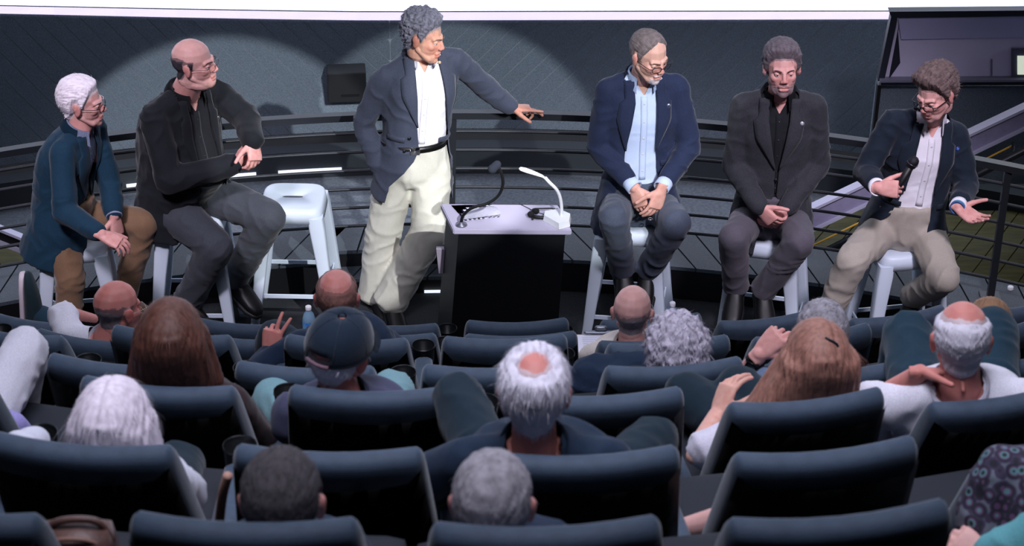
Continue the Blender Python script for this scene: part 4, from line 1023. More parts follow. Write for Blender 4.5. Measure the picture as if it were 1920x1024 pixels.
jacket(j, P4, jk4, [(0, -.05, .055), (-.1, -.045, .06), (-.3, -.08, .06), (-.45, -.095, .07), (-.6, -.14, .12)], 1.04, .15, 6, sl=.76, flare=.035, wr=.007, pin=(.115, -.12, ('pin_silver', (170, 180, 195), .3, .8), ('pin_dark', (60, 60, 90), .4)))
pants(j, P4, fabric('trousers_grey_blue', (72, 80, 96), na=.15), 1.0, 17, wr=.007, cuff=.95)
for k, s in (('R', 1), ('L', -1)): shoe(j['an'+k], j['an'+k]+V((.03*s, -.14, -.08)), shoe_b, P4)
bm = B(); q = j['handL']; c = j['wrL']+V((-.05, -.05, -.14)); tube(bm, [c+V((math.cos(a)*.0105, math.sin(a)*.0105, 0)) for a in [2*PI*i/14 for i in range(14)]], .002, 6, closed=True); obj('ring', bm, mat('ring_silver', (220, 220, 225), .2, .9), P4)
# --- bearded man in charcoal
p = SP['5']; pel = p+V((.012, .0, .10)); neck = ay(1462, 176, p.y+.0)
j = seated(pel, neck, -2, .192, .045); j.update(head=ay(1466, 131, p.y-.05), face=face_dir(2, 6), bow=.03)
j['elR'] = ay(1376, 312, p.y+.0); j['elL'] = ay(1535, 308, p.y+.0); j['wrR'] = J(1424, 388, j['elR'], .28, -1); j['wrL'] = J(1474, 391, j['elL'], .28, -1)
j['knR'] = ay(1376, 446, p.y-.34); j['knL'] = ay(1500, 452, p.y-.34); j['anR'] = ay(1380, 535, p.y-.22); j['anL'] = ay(1431, 545, p.y-.20)
j['handR'] = dict(d=V((.6, -.3, -.6)), n=V((.5, .8, .1)), c=.55, t=.5); j['handL'] = dict(d=V((-.65, -.35, -.55)), n=V((-.5, .8, .1)), c=.5, t=.5, o=(0, -.015, 0))
o = dict(skin='pink', line='full', th=.020, top=.012, quiff=.006, strk=10, hair=('hair_dark_grey', (100, 92, 98), .8, 0, 60, .25), beard='full', stub=(112, 100, 106), brow=('brow_dk', (84, 72, 76), .9), flush=.15, ns=1200, sl=.018, fz=.3, gaze=(0, 1, .1))
P5 = person(j, o, 'grey-bearded man in a charcoal jacket and black shirt looking up at the camera')
shirt(j, P5, fabric('shirt_black', (26, 28, 33)), 1.0, 15, btn=('button_black', (40, 42, 48), .3), cuffs='', hem=0)
jk5 = fabric('jacket_charcoal', (50, 52, 58), na=.25)
jacket(j, P5, jk5, [(0, -.05, .055), (-.1, -.05, .05), (-.36, -.006, .012), (-.48, -.004, .008), (-.6, -.06, .05)], 1.05, .15, 21, sl=.96, flare=.02, wr=.006, pin=(.105, -.11, ('pin_white', (210, 215, 225), .3, .6), ('pin_white2', (180, 185, 200), .3)), button=[(.0, -.40)])
pants(j, P5, fabric('trousers_grey', (88, 84, 94), na=.12), 1.0, 23, wr=.006, cuff=.95)
for k, s in (('R', -1), ('L', .3)): shoe(j['an'+k], j['an'+k]+V((.03*s, -.15, -.07)), shoe_b, P5)
bm = B(); d = (j['wrR']-j['elR']).normalized(); u, w2 = perp(d); q = j['wrR']+d*.0
tube(bm, [q+(u*math.cos(a)+w2*math.sin(a))*.031 for a in [2*PI*i/18 for i in range(18)]], .005, 6, closed=True); obj('wristband', bm, mat('band_black', (12, 12, 14), .5), P5)
# --- man with the microphone
p = SP['6']; pel = p+V((.0, .0, .10)); neck = ay(1744, 220, p.y-.01)
j = seated(pel, neck, -12, .19, .045, lean=-.06); j.update(head=ay(1755, 177, p.y-.15), face=face_dir(-46, -18), hup=(-.1, 0, 1), bow=.02)
j['shR'] = ay(1664, 220, p.y-.08); j['shL'] = ay(1804, 248, p.y+.0)
j['elR'] = ay(1622, 322, p.y-.12); j['elL'] = ay(1812, 350, p.y-.06); j['wrR'] = J(1646, 352, j['elR'], .24, -1); j['wrL'] = J(1796, 388, j['elL'], .25, -1)
j['knR'] = ay(1598, 488, p.y-.30); j['knL'] = ay(1772, 522, p.y-.34); j['anR'] = ay(1556, 585, p.y-.26); j['anL'] = ay(1712, 556, p.y-.04)
j['handR'] = dict(d=V((.85, -.35, .1)), n=V((.25, .8, -.4)), each=(1.0, 1.1, 1.15, 1.2), t=.3); j['handL'] = dict(d=V((.6, -.5, -.25)), n=V((.1, -.45, .85)), each=(.25, .3, .35, .4), sp=.1, t=1.2)
o = dict(skin='pink', line='full', th=.022, top=.014, quiff=.012, curl=.3, hair=('hair_brown', (98, 82, 80), .8, 0, 60, .35), glasses=('frame_black', (24, 22, 30), .3), grw=.0021, brow=('brow_brown', (110, 84, 76), .9), flush=.15, ns=1300, sl=.022, fz=.4, stub=(112, 90, 88), gaze=(0, 1, -.2), beard='stubble')
P6 = person(j, o, 'man in glasses and dark blazer speaking into a microphone, palm open, at far right')
shirt(j, P6, whs, 1.0, 18, cuffs='LR', hem=0)
jk6 = fabric('blazer_dark', (24, 34, 48), na=.2)
jacket(j, P6, jk6, [(0, -.055, .05), (-.12, -.075, .045), (-.35, -.085, .055), (-.48, -.12, .06), (-.6, -.22, .03)], 1.05, .15, 31, sl=.76, flare=.03, wr=.007, pin=(.13, -.115, ('pin_blue', (60, 80, 160), .3, .3), ('pin_blue2', (90, 120, 200), .4)))
pants(j, P6, fabric('trousers_khaki', (168, 160, 150), na=.06), 1.04, 29, wr=.009, cuff=.95)
for k, s in (('R', -.3), ('L', -1)): shoe(j['an'+k], j['an'+k]+V((.06*s, -.12, -.09)), shoe_b, P6, solem=mat('sole_pale', (150, 155, 165), .6))
d = (j['wrL']-j['elL']).normalized(); u, w2 = perp(d)
for kk, c in ((.006, ('band_teal', (40, 140, 160), .5)), (.014, ('band_blue', (50, 90, 150), .5))):
    bm = B(); q = j['wrL']+d*kk; tube(bm, [q+(u*math.cos(a)+w2*math.sin(a))*.031 for a in [2*PI*i/18 for i in range(18)]], .0045, 6, closed=True); obj('wristband', bm, mat(*c), P6)
# handheld microphone
hp = j['wrR']+V(j['handR']['d']).normalized()*.085+V(j['handR']['n']).normalized()*.022
a = hp+V((-.03, 0, -.06)); tipm = hp+V((.055, .0, .12))
mcx = empty('handheld_microphone', a, label='black handheld microphone held in the right fist of the man at far right', cat='microphone')
bm = B(); tube(bm, [(0, 0, 0), (hp-a), (tipm-a)], [.0125, .014, .018], 14); obj('mic_body', bm, blackm, mcx)
bm = B(); dd = (tipm-hp).normalized(); cap(bm, tipm-a+dd*.008, tipm-a+dd*.024, .025, .025, 16); obj('mic_grille', bm, mat('grille_dark', (34, 34, 40), .45, .5, bs=400, bd=.002), mcx)
bm = B(); u, w2 = perp(dd); tube(bm, [tipm-a+dd*.012+(u*math.cos(t)+w2*math.sin(t))*.0255 for t in [2*PI*i/20 for i in range(20)]], .0025, 6, closed=True); obj('mic_band', bm, mat('band_grey', (90, 90, 96), .3, .8), mcx)
# lapel microphone of the standing man
c = ay(824, 117, 10.86); lp = empty('headset_microphone', c, label='tiny beige microphone by the collar under the standing man\'s chin', cat='microphone')
bm = B(); ell(bm, (0, 0, 0), (.008, .008, .008)); obj('capsule', bm, mat('mic_beige', (200, 170, 140), .6), lp)
bm = B(); tube(bm, [(0, 0, 0), (-.004, .02, -.01), (-.012, .05, -.03)], .0018, 6, smooth=3); obj('wire', bm, mat('mic_beige', (200, 170, 140), .6), lp)
# ------------------------------------------------------------------ the audience, seen from behind
def long_hair(o, Mh, hc, par):
    bm = B(); W_, D_, Ln = o['lw'], o.get('ld', .12), o['ll']; sx = o.get('lsx', 0)
    ell(bm, (0, -.015, .04), (.092, .112, .10)); ell(bm, (0, -.045, .03), (.095, .095, .10))
    R = []
    for t, k in ((.75, .72), (.6, .86), (.4, .97), (.1, 1.02), (-.3, 1.06), (-.7, 1.1), (-1, 1.04)):
        z = t*.11 if t > 0 else t*Ln; f = max(0, -t); R.append((V((sx*f, -.045+.05*f, z)), V((1, 0, 0)), V((0, 1, 0)), (.095+(W_-.095)*min(1, .25+f) if t < .5 else .09)*k/1.02, .088+.0*f, 2.4))
    loft(bm, R, 24)
    for s in (-1, 1): cap(bm, (s*.07, .0, .03), (s*(W_*.85)+sx*.6, -.01, -Ln*.75), .035, .04)
    bm = remesh(bm, .006, 8, .6); N = noise.noise
    for v in bm.verts:
        p = v.co; a = math.atan2(p.x, -p.y+.02+max(0, p.z)*.8); a2 = a+.10*N(V((p.z*12, a*2, 0)))
        d = .007*N(V((a2*9, p.z*1.5, 1)))+.0035*N(V((a2*26, p.z*2, 4)))+.0015*N(V((a2*60, p.z*3, 7)))
        v.co += v.normal*d*max(0, min(1, (.125-p.z)/.06))
        part = o.get('part')
        if part is not None and p.z > .03: v.co -= v.normal*.006*math.exp(-((p.x-part)/.006)**2)
    bm.normal_update(); src = [(v.co.copy(), v.normal.copy()) for v in bm.verts if v.co.y < .05]
    # clear the face
    dl = [f for f in bm.faces if (lambda q: q.y > .055 and q.z < .08)(f.calc_center_median())]; bmesh.ops.delete(bm, geom=dl, context='FACES')
    for v in bm.verts: v.co = Mh @ v.co+hc
    hm = mat(*o['hair'], stretch=(6, 6, 1)); h = obj('hair', bm, hm, par)
    strands([q for q in src if q[0].z > -.02 or random.random() < .4], 2200, .05, .05, Mh, hc, hm, h, (0, 0, -1), .0005, .0)
    return h
def audience(key, hx, hy, seat, o, label, dy=.17, face=(0, 1, .0), jo=None, top=None, short=False, seated_off=0):
    Y = RY[key]; fl = RF[key]; hd = ay(hx, hy, Y+dy); sx = seat if seat is not None else hd.x
    b = o.get('b', 1.0)
    neck = hd+V(o.get('nko', (0, -.035, -.135))); pel = V((sx, Y+.36, fl+.50))
    U = V((-1, 0, 0)); Sv = (neck-pel).normalized()
    hw = .185*b
    j = dict(pel=pel, neck=neck, head=hd, face=V(face), shL=neck+U*hw-V((0, -.02, .05)), shR=neck-U*hw-V((0, -.02, .05)), hipL=pel+U*.09, hipR=pel-U*.09, bow=.0)
    j['hup'] = V(o.get('hup', (0, 0, 1)))
    for k, s in (('L', -1), ('R', 1)):
        j['el'+k] = j['sh'+k]+V((s*.05, .12, -.25)); j['wr'+k] = j['el'+k]+V((-s*.10, .23, .0))
        j['kn'+k] = j['hip'+k]+V((s*.0, .36 if key != 'A' else .30, -.10 if key != 'A' else -.22)); j['an'+k] = j['kn'+k]+V((0, .04, -.44)); j['hand'+k] = dict(d=V((-s*.4, .9, -.1)), n=V((0, 0, -1)), c=.4)
    if jo:
        for k, v in jo.items(): j[k] = v(j) if callable(v) else v
    o.setdefault('eyes', 0); o.setdefault('hv', .0042); o.setdefault('handv', .0042)
    P = person(j, o, label)
    if 'lw' in o: long_hair(o, headframe(j['face'], j['hup']), hd, P)
    m = fabric(*top) if isinstance(top, tuple) else top
    bm = tors(j, .004, .06, b); up = .0
    for k in 'LR':
        if short:
            sh, el = j['sh'+k], j['el'+k]; N = j['neck']; s2 = N+(sh-N)*.86-Sv*.022; e = sh.lerp(el, .72); cap(bm, s2, e, .062*b, .062*b); d = (e-s2).normalized(); u, w2 = perp(d); loft(bm, [(e-d*.05, u, w2, .06*b, .06*b), (e+d*.035, u, w2, .066*b, .066*b)], 16)
        else: sleeve(bm, j, k, .002, .92, b)
    bm = remesh(bm, .011, 5, .6); wrinkle(bm, o.get('wr', .006), (8, 8, 8), hx, .001)
    ch = Chest(j)
    dl = [f for f in bm.faces if (lambda q: q[1] > .012 and abs(q[0]) < .07 and abs(q[2]) < .07)(ch.uvw(f.calc_center_median()))]; bmesh.ops.delete(bm, geom=dl, context='FACES')
    tp_ = obj(o.get('tn', 'shirt'), bm, m, P)
    if o.get('col', 1): collar(ch, .068*b, m, tp_, .026, .02, 25, pts=False, wid=.016)
    o.setdefault('pants', dk)
    if 1: pants(j, P, fabric(*o['pants']), 1.02, int(hx), wr=.007, voxel=.012)
    return P, j
dk = ('pants_dark_teal', (20, 38, 50))
def U_(px, py, Y): return ay(px, py, Y)
TEE = ('tee_white', (222, 220, 232)); NAVY = ('shirt_navy', (26, 42, 62)); NVJ = ('jacket_navy', (24, 40, 62))
SX = {k: SEATS[k][0].x for k in SEATS}
# row A, nearest
audience('A', 530, 942, SX[('A', 457)]+.06, dict(skin='pink', line='full', th=.010, hair=('hair_ash_dark', (70, 66, 70), .9, 0, 60, .25), ns=1500, sl=.012, fz=.5, stub=(90, 86, 90)), 'person with short dark grey hair, only the head showing at bottom left', top=NAVY, face=(.05, 1, .05))
audience('A', 924, 946, SX[('A', 1027)]-.03, dict(skin='pink', line='full', th=.010, strk=8, hair=('hair_silver', (150, 146, 154), .8, 0, 40, .35), ns=1500, sl=.013, fz=.45, stub=(150, 146, 150)), 'person with short silver grey hair, only the head showing at bottom centre', top=NVJ, face=(.08, 1, .1))
# row B
audience('B', 216, 800, SX[('B', 148)]+.03, dict(skin='pink', lw=.125, ll=.24, lsx=-.01, hair=('hair_long_white', (222, 212, 224), .7, 0, 14, .16), col=0, wr=.008, part=-.01), 'woman with long straight white hair in a white knit top', top=('knit_white', (205, 206, 220)), dy=.22, face=(.12, 1, .0), jo=dict(elR=ay(322, 905, RY['B']+.10), wrR=ay(345, 985, RY['B']+.25), elL=ay(30, 850, RY['B']+.32), wrL=ay(70, 825, RY['B']+.5), handL=None))
audience('B', 1002, 738, SX[('B', 1100)]-.09, dict(skin='red', line='full', w=1.02, th=.016, strk=12, curl=.08, patch=((0, -.42, .9), .30), flush=.4, hair=('hair_white_cool', (214, 210, 222), .75, 0, 45, .10), ns=2600, sl=.028, fz=.3, flow=(0, -.4, -1), stub=(200, 190, 196), b=1.12, wr=.008, pants=dk), 'man with white hair and a round bald spot in a dark navy shirt', top=NAVY, face=(.05, 1, -.08),
    jo=dict(elL=ay(800, 900, RY['B']+.22), wrL=ay(840, 960, RY['B']+.48), knL=ay(860, 748, RY['B']+.86), knR=ay(1224, 828, RY['B']+.80), hipR=lambda j: j['pel']+V((.1, 0, 0)), lr=(.09, .072, .06)))
# row C
audience('C', 322, 640, SX[('C', 292)]+.02, dict(skin='fair', lw=.12, ll=.17, hair=('hair_brown_bob', (88, 54, 44), .6, 0, 14, .3), col=0), 'woman with a straight chestnut brown bob', top=('top_dark_brown', (50, 36, 38)), dy=.22, face=(-.05, 1, 0))
P, j = audience('C', 640, 660, SX[('C', 690)]-.04, dict(skin='red', line='ring', ztop=.035, th=.018, strk=12, hair=('hair_white_cool', (214, 210, 222), .75, 0, 45, .10), flush=.6, ns=900, sl=.026, fz=.12, hup=(.18, 0, 1), tn='shirt', pants=('jeans_pale_teal', (112, 150, 158))), 'man in a navy baseball cap with white hair below it', top=('shirt_grey_lilac', (66, 68, 92)), face=(.6, 1, .0),
    jo=dict(knL=ay(514, 752, RY['C']+.78), knR=ay(735, 735, RY['C']+.86), elL=ay(540, 800, RY['C']+.15), hipL=lambda j: j['pel']-V((.1, 0, 0))))
Mc = headframe(j['face'], j['hup'])
cp_ = empty('baseball_cap', (0, 0, 0), label='navy baseball cap worn by the white-haired man with red ears', cat='cap')
nv = fabric('cap_navy', (20, 36, 52), sheen=.3); bm = B(); R = []
for k in range(9):
    t = math.radians(2+84*k/8); R.append((V((0, -.018, (.040-.03*0)+.096*math.sin(t))), V((1, 0, 0)), V((0, 1, 0)), .092*math.cos(t)**.75, .112*math.cos(t)**.75))
R = [(V((0, -.018, .024)), V((1, 0, 0)), V((0, 1, 0)), .091, .111)]+R; loft(bm, R, 32, cap=False); bmesh.ops.recalc_face_normals(bm, faces=bm.faces)
bmesh.ops.delete(bm, geom=[f for f in bm.faces if (lambda c: c.y < -.10 and abs(c.x) < .032 and c.z < .055)(f.calc_center_median())], context='FACES')
bmesh.ops.solidify(bm, geom=bm.faces[:], thickness=.002)
for v in bm.verts: v.co = Mc @ v.co+j['head']
crn = obj('crown', bm, nv, cp_)
bm = B(); g = []
for i in range(13):
    a = math.radians(-62+124*i/12); g.append([bm.verts.new(Mc @ V((math.sin(a)*(.09+.005*e), -.018+math.cos(a)*.108+e*.062*math.cos(a*1.1), .026-.012*e-.012*abs(math.sin(a))*e))+j['head']) for e in (0, .5, 1)])
for a, b in zip(g, g[1:]):
    for i in range(2): bm.faces.new((a[i], b[i], b[i+1], a[i+1]))
bmesh.ops.solidify(bm, geom=bm.faces[:], thickness=.003); obj('brim', bm, nv, cp_)
bm = B(); ell(bm, Mc @ V((0, -.018, .136))+j['head'], (.008, .008, .004), Mc); obj('top_button', bm, nv, cp_)
bm = B(); tube(bm, [Mc @ V((x, -.018-math.sqrt(max(0, 1-(x/.093)**2))*.113, .030))+j['head'] for x in (-.036, -.018, 0, .018, .036)], .006, 6); obj('back_strap', bm, fabric('strap_rose', (110, 84, 96)), crn)
for i in range(6):
    a = PI/6+PI*i/3; bm = B(); tube(bm, [Mc @ V((math.sin(a)*.0925*math.cos(t)**.75, -.018+math.cos(a)*.1125*math.cos(t)**.75, .040+.0965*math.sin(t)))+j['head'] for t in [math.radians(2+82*q/7) for q in range(8)]], .0009, 5); obj('seam', bm, nv, crn)
audience('C', 1530, 678, SX[('C', 1518)]-.0, dict(skin='fair', lw=.18, ll=.28, lsx=-.085, hair=('hair_auburn', (150, 106, 92), .6, 0, 14, .25), col=0, part=.035), 'woman with long light auburn hair and a dark clip, in a white top', top=('top_white', (205, 202, 216)), dy=.24, face=(-.1, 1, 0), short=True,
    jo=dict(shL=lambda j: j['neck']+V((-.21, .02, -.10)), elL=ay(1305, 855, RY['C']+.18), wrL=ay(1345, 778, RY['C']+.38), handL=dict(d=V((.35, .5, .75)), n=V((.6, .2, -.5)), c=.35), knL=ay(1290, 738, RY['C']+.62), knR=ay(1384, 728, RY['C']+.62), wrR=lambda j: j['elR']+V((-.1, .2, 0))))
_h = ay(1562, 640, RY['C']+.0); bm = B(); tube(bm, [_h+V(q) for q in ((-.022, 0, .012), (-.008, -.006, .006), (.008, -.006, -.004), (.014, 0, -.016))], .004, 8, smooth=4); tag(obj('hair_clip', bm, mat('clip_dark', (24, 26, 34), .4)), 'dark clip in the long auburn hair', 'hair clip')
audience('C', 1802, 640, SX[('C', 1890)]-.04, dict(skin='red', line='full', w=1.0, th=.010, strk=8, patch=((0, -.05, 1), .62), flush=.35, hair=('hair_white_cool', (214, 210, 222), .75, 0, 45, .10), ns=1800, sl=.014, fz=.35, flow=(0, -.4, -1), stub=(205, 198, 204), b=1.12, nk=1.1, pants=('jeans_teal', (24, 52, 68))), 'man with cropped white hair, pink crown and red ears in a white T-shirt', top=TEE, face=(.1, 1, -.1), short=True,
    jo=dict(shL=lambda j: j['neck']+V((-.21, .04, -.08)), elL=ay(1640, 760, RY['C']+.26), wrL=ay(1725, 700, RY['C']+.16), handL=dict(d=V((.85, -.2, .1)), n=V((.2, -.6, -.6)), c=.5), knL=ay(1702, 630, RY['C']+1.0), knR=ay(1860, 620, RY['C']+1.0), anL=ay(1660, 830, RY['C']+1.05), lr=(.095, .082, .07)))
# row D
audience('D', 1268, 672, SX[('D', 1268)]-.0, dict(skin='fair', line='full', w=1.03, th=.034, top=.012, curl=.32, cs=65, hair=('hair_curly_grey', (176, 170, 184), .85, 0, 60, .3), ns=3000, sl=.026, fz=.9, stub=(170, 160, 168)), 'woman with curly silver grey hair', top=NVJ, face=(.0, 1, 0))
P, j = audience('D', 1540, 628, SX[('D', 1610)]-.12, dict(skin='pink', line='full', th=.012, strk=14, hair=('hair_steel', (150, 146, 154), .8, 0, 40, .35), ns=1600, sl=.02, fz=.3, flow=(-1, -.3, -.6), stub=(140, 136, 142)), 'man with combed grey hair raising his left hand with a black watch', top=('shirt_grey_blue', (104, 122, 150)), face=(-.1, 1, 0), short=True,
    jo=dict(elL=ay(1392, 712, RY['D']+.30), wrL=ay(1424, 664, RY['D']+.22), handL=dict(d=V((.62, .1, .7)), n=V((.5, .6, -.3)), each=(.6, .8, .95, 1.1), t=.6)))
d = (j['wrL']-j['elL']).normalized(); u, w2 = perp(d); q = j['wrL']-d*.03
wt_ = empty('wrist_watch', (0, 0, 0), label='black wrist watch on the raised forearm of the grey-haired man', cat='watch')
bm = B(); loft(bm, [(q-d*.011, u, w2, .034, .034), (q+d*.011, u, w2, .033, .033), (q+d*.011, u, w2, .029, .029), (q-d*.011, u, w2, .030, .030)], 22, closed=True); obj('strap', bm, mat('watch_black', (18, 20, 22), .4), wt_)
f_ = (CP-q).normalized(); f_ = (f_-d*f_.dot(d)).normalized(); bm = B(); Mw = Matrix((d.cross(f_), d, f_)).transposed(); box(bm, q+f_*.036, (.034, .036, .010), Mw, .003); obj('case', bm, mat('watch_black', (18, 20, 22), .4), wt_)
bm = B(); box(bm, q+f_*.0415, (.024, .026, .002), Mw); obj('dial', bm, mat('dial_green', (60, 74, 66), .15), wt_, smooth=False)
# row E / F / G
audience('F', 222, 580, SX[('F', 160)]+.10, dict(skin='red', line='ring', ztop=.03, w=1.02, th=.003, flush=.5, hair=('hair_grey_thin', (112, 100, 104), .85, 0, 60, .3), ns=500, sl=.006, fz=.3, stub=(96, 88, 96), glasses=('frame_gold', (190, 170, 150), .3, .6), grw=.0012, nk=1.1, hup=(.05, .15, 1)), 'bald man in gold-rimmed glasses and a white T-shirt at far left', top=TEE, face=(.75, .8, -.15), short=True,
    jo=dict(neck=lambda j: j['head']+V((-.05, -.03, -.13)), shL=lambda j: j['head']+V((-.24, .02, -.12)), shR=lambda j: j['head']+V((.10, .05, -.22)), elL=ay(120, 585, RY['F']+.34), wrL=ay(178, 598, RY['F']+.5), handL=None))
audience('E', 632, 560, SX[('E', 648)]-.0, dict(skin='red', line='full', th=.008, strk=8, patch=((0, -.30, .95), .60), flush=.35, hair=('hair_rust', (120, 82, 74), .8, 0, 50, .3), ns=1800, sl=.012, fz=.4, stub=(120, 84, 80)), 'man with thinning reddish hair in a navy top, one hand on his knee', top=NVJ, face=(.0, 1, 0), dy=.45,
    jo=dict(neck=lambda j: j['head']+V((0, -.03, -.15)), elL=ay(480, 700, RY['E']+.40), wrL=ay(506, 664, RY['E']+.50), handL=dict(d=V((.15, .3, .9)), n=V((.2, .8, -.3)), each=(.15, .2, .9, 1.1), sp=.3, t=1.1), knL=ay(514, 632, RY['E']+.60), anL=lambda j: ay(505, 740, RY['E']+.62)) | dict(pel=V((SX[('E', 648)], RY['E']+.55, RF['E']+.5))))
audience('F', 1186, 588, SX[('F', 1230)]-.05, dict(skin='pink', line='ring', ztop=.02, w=1.0, th=.003, flush=.18, hair=('hair_grey_thin2', (140, 128, 134), .85, 0, 60, .2), ns=700, sl=.006, fz=.3, stub=(128, 116, 122), glasses=('frame_thin', (90, 80, 84), .3, .6)), 'man with a bald freckled head and large ears in a cream shirt', top=('shirt_cream', (206, 196, 188)), face=(.15, 1, -.12))
audience('E', 1852, 618, SX[('E', 1832)]+.0, dict(skin='fair', line='full', th=.014, hair=('hair_sand', (150, 112, 82), .7, 0, 30, .2), ns=900, sl=.02, fz=.3, stub=(150, 120, 100)), 'person with sandy hair almost hidden behind the cropped white head', top=('top_blue', (70, 100, 130)), face=(.1, 1, 0))
# leg and knees of people outside the frame, raised at far left
def limb(name, label, cat, m, pts, rad, seed, shoe_=None):
    bm = B()
    for (a, ra), (b, rb) in zip(zip(pts, rad), zip(pts[1:], rad[1:])): cap(bm, a, b, ra, rb)
    bm = remesh(bm, .011, 5, .6); wrinkle(bm, .007, (8, 8, 10), seed, .001); o = obj(name, bm, m, None); return tag(o, label, cat)
Yb = RY['C']
Pm = empty('person', (0, 0, 0), label='person cut by the left frame, white trouser knee raised and lilac sleeve', cat='person')
bm = B(); 
A_, K_, N_ = ay(-30, 800, Yb+.45), ay(48, 655, Yb+.80), ay(30, 830, Yb+.86)
cap(bm, A_, K_, .085, .072); cap(bm, K_, N_, .072, .06); bm = remesh(bm, .01, 5, .6); wrinkle(bm, .007, (8, 8, 10), 3, .001); obj('trousers', bm, fabric('trousers_white', (200, 198, 210)), Pm)
bm = B(); cap(bm, ay(-120, 790, Yb+.3), ay(20, 800, Yb+.40), .055, .052); cap(bm, ay(20, 800, Yb+.40), ay(70, 850, Yb+.5), .052, .042); bm = remesh(bm, .01, 5, .6); wrinkle(bm, .006, (9, 9, 9), 5, .001); obj('sleeve', bm, fabric('sleeve_lilac', (150, 142, 200)), Pm)
hb_ = hand_bm(ay(72, 846, Yb+.5), V((.5, .8, -.1)), V((0, 0, -1)), 1, .4); hb_ = remesh(hb_, .0045, 2); obj('hand', hb_, SKIN(dict(skin='pink')), Pm)
ell_b = B(); cap(ell_b, ay(-300, 760, Yb+.2), ay(-320, 850, Yb+.35), .15, .16); cap(ell_b, ay(-300, 790, Yb+.25), ay(-110, 780, Yb+.3), .06, .05); obj('torso', remesh(ell_b, .012, 4), fabric('sleeve_lilac', (150, 142, 200)), Pm)
# raised foot with sneaker at far left
Pf = empty('person', (0, 0, 0), label='teal-trousered leg with white-soled sneaker propped up at far left', cat='person')
Yf = 9.75
a = ay(78, 592, Yf); bm = B(); cap(bm, a, ay(150, 640, Yf-.25), .05, .06); cap(bm, ay(150, 640, Yf-.25), ay(180, 700, Yf-.5), .06, .08); obj('trousers', remesh(bm, .009, 4), fabric('jeans_teal', (24, 52, 68)), Pf)
bm = B(); cap(bm, a, ay(58, 582, Yf+.02), .043, .040); obj('sock', remesh(bm, .006, 3), fabric('sock_grey', (168, 176, 188)), Pf)
X_ = V((1, 0, .25)).normalized(); up_ = (ay(40, 515, Yf)-ay(44, 612, Yf)).normalized(); bm = B(); R = []
h0 = ay(50, 612, Yf); L_ = (ay(40, 512, Yf)-ay(44, 612, Yf)).length; nr = X_.cross(up_)
for t, w1, h1 in ((0, .030, .028), (.06, .040, .036), (.25, .042, .042), (.5, .046, .036), (.75, .048, .026), (.93, .036, .018), (1, .016, .01)): R.append((h0+up_*(L_*t)+X_*(h1*.9), nr, X_, w1, h1, 2.5))
loft(bm, R, 18); sn = obj('sneaker', bm, fabric('sneaker_teal', (28, 46, 52)), Pf)
bm = B(); R = []
for t, w1 in ((-.01, .030), (.05, .042), (.25, .045), (.5, .048), (.75, .051), (.94, .040), (1.01, .018)): R.append((h0+up_*(L_*t)-X_*.012, nr, X_, w1, .013, 4))
loft(bm, R, 18); obj('sole', bm, mat('sole_white', (214, 200, 208), .7), sn)
for i in range(4):
    t = .35+.1*i; c = h0+up_*(L_*t)+X_*(.066-.006*i); bm = B(); tube(bm, [c-nr*.02, c+X_*.004, c+nr*.02], .003, 6); obj('lace', bm, mat('lace', (60, 70, 74), .8), sn)
# right edge: floral garment and teal cloth over a lap, with a hand
Yr = RY['B']
Pr = empty('person', (0, 0, 0), label='person cut by the right frame in a floral blouse with a turquoise wrap', cat='person')
fl_ = bpy.data.materials.new('floral'); fl_.use_nodes = True; nt = fl_.node_tree; bs_ = nt.nodes['Principled BSDF']; bs_.inputs['Roughness'].default_value = .85
tc = nt.nodes.new('ShaderNodeTexCoord'); vo = nt.nodes.new('ShaderNodeTexVoronoi'); vo.inputs['Scale'].default_value = 34; cr_ = nt.nodes.new('ShaderNodeValToRGB'); nt.links.new(tc.outputs['Object'], vo.inputs['Vector']); nt.links.new(vo.outputs['Distance'], cr_.inputs[0]); cr_.color_ramp.interpolation = 'CONSTANT'
el_ = cr_.color_ramp.elements; el_[0].color = (*lin((20, 40, 44)), 1); el_[0].position = 0; el_[1].position = .20; el_[1].color = (*lin((84, 124, 130)), 1)
for p_, c_ in ((.34, (92, 62, 96)), (.44, (34, 34, 48)), (.60, (58, 50, 74)), (.72, (100, 106, 120))): e = el_.new(p_); e.color = (*lin(c_), 1)
nt.links.new(cr_.outputs[0], bs_.inputs['Base Color'])
bm = B(); cap(bm, ay(1876, 876, Yr-.10), ay(1846, 985, Yr-.14), .058, .075); cap(bm, ay(1885, 880, Yr-.10), ay(1980, 905, Yr-.10), .062, .10); cap(bm, ay(1960, 930, Yr-.12), ay(1940, 1060, Yr-.16), .12, .14); bm = remesh(bm, .009, 5, .6); wrinkle(bm, .008, (8, 8, 8), 5, .001); obj('blouse', bm, fl_, Pr)
bm = B(); cap(bm, ay(1856, 1040, Yr-.34), ay(1950, 1002, Yr-.34), .045, .06); cap(bm, ay(1900, 1075, Yr-.34), ay(1990, 1060, Yr-.34), .08, .09); bm = remesh(bm, .01, 5, .6); wrinkle(bm, .006, (9, 9, 9), 8, .001); obj('wrap', bm, fabric('wrap_turquoise', (96, 160, 168)), Pr)
hb_ = hand_bm(ay(1852, 1052, Yr-.26), V((-.7, .5, .35)), V((.3, .4, -.7)), -1, .6, .9); cap(hb_, ay(1852, 1052, Yr-.26), ay(1930, 1060, Yr-.30), .028, .04); obj('hand', remesh(hb_, .0045, 2), SKIN(dict(skin='pink')), Pr)
bm = B(); ell(bm, ay(2120, 820, Yr+.1), (.08, .1, .115)); obj('head', remesh(bm, .008, 3), SKIN(dict(skin='pink')), Pr)
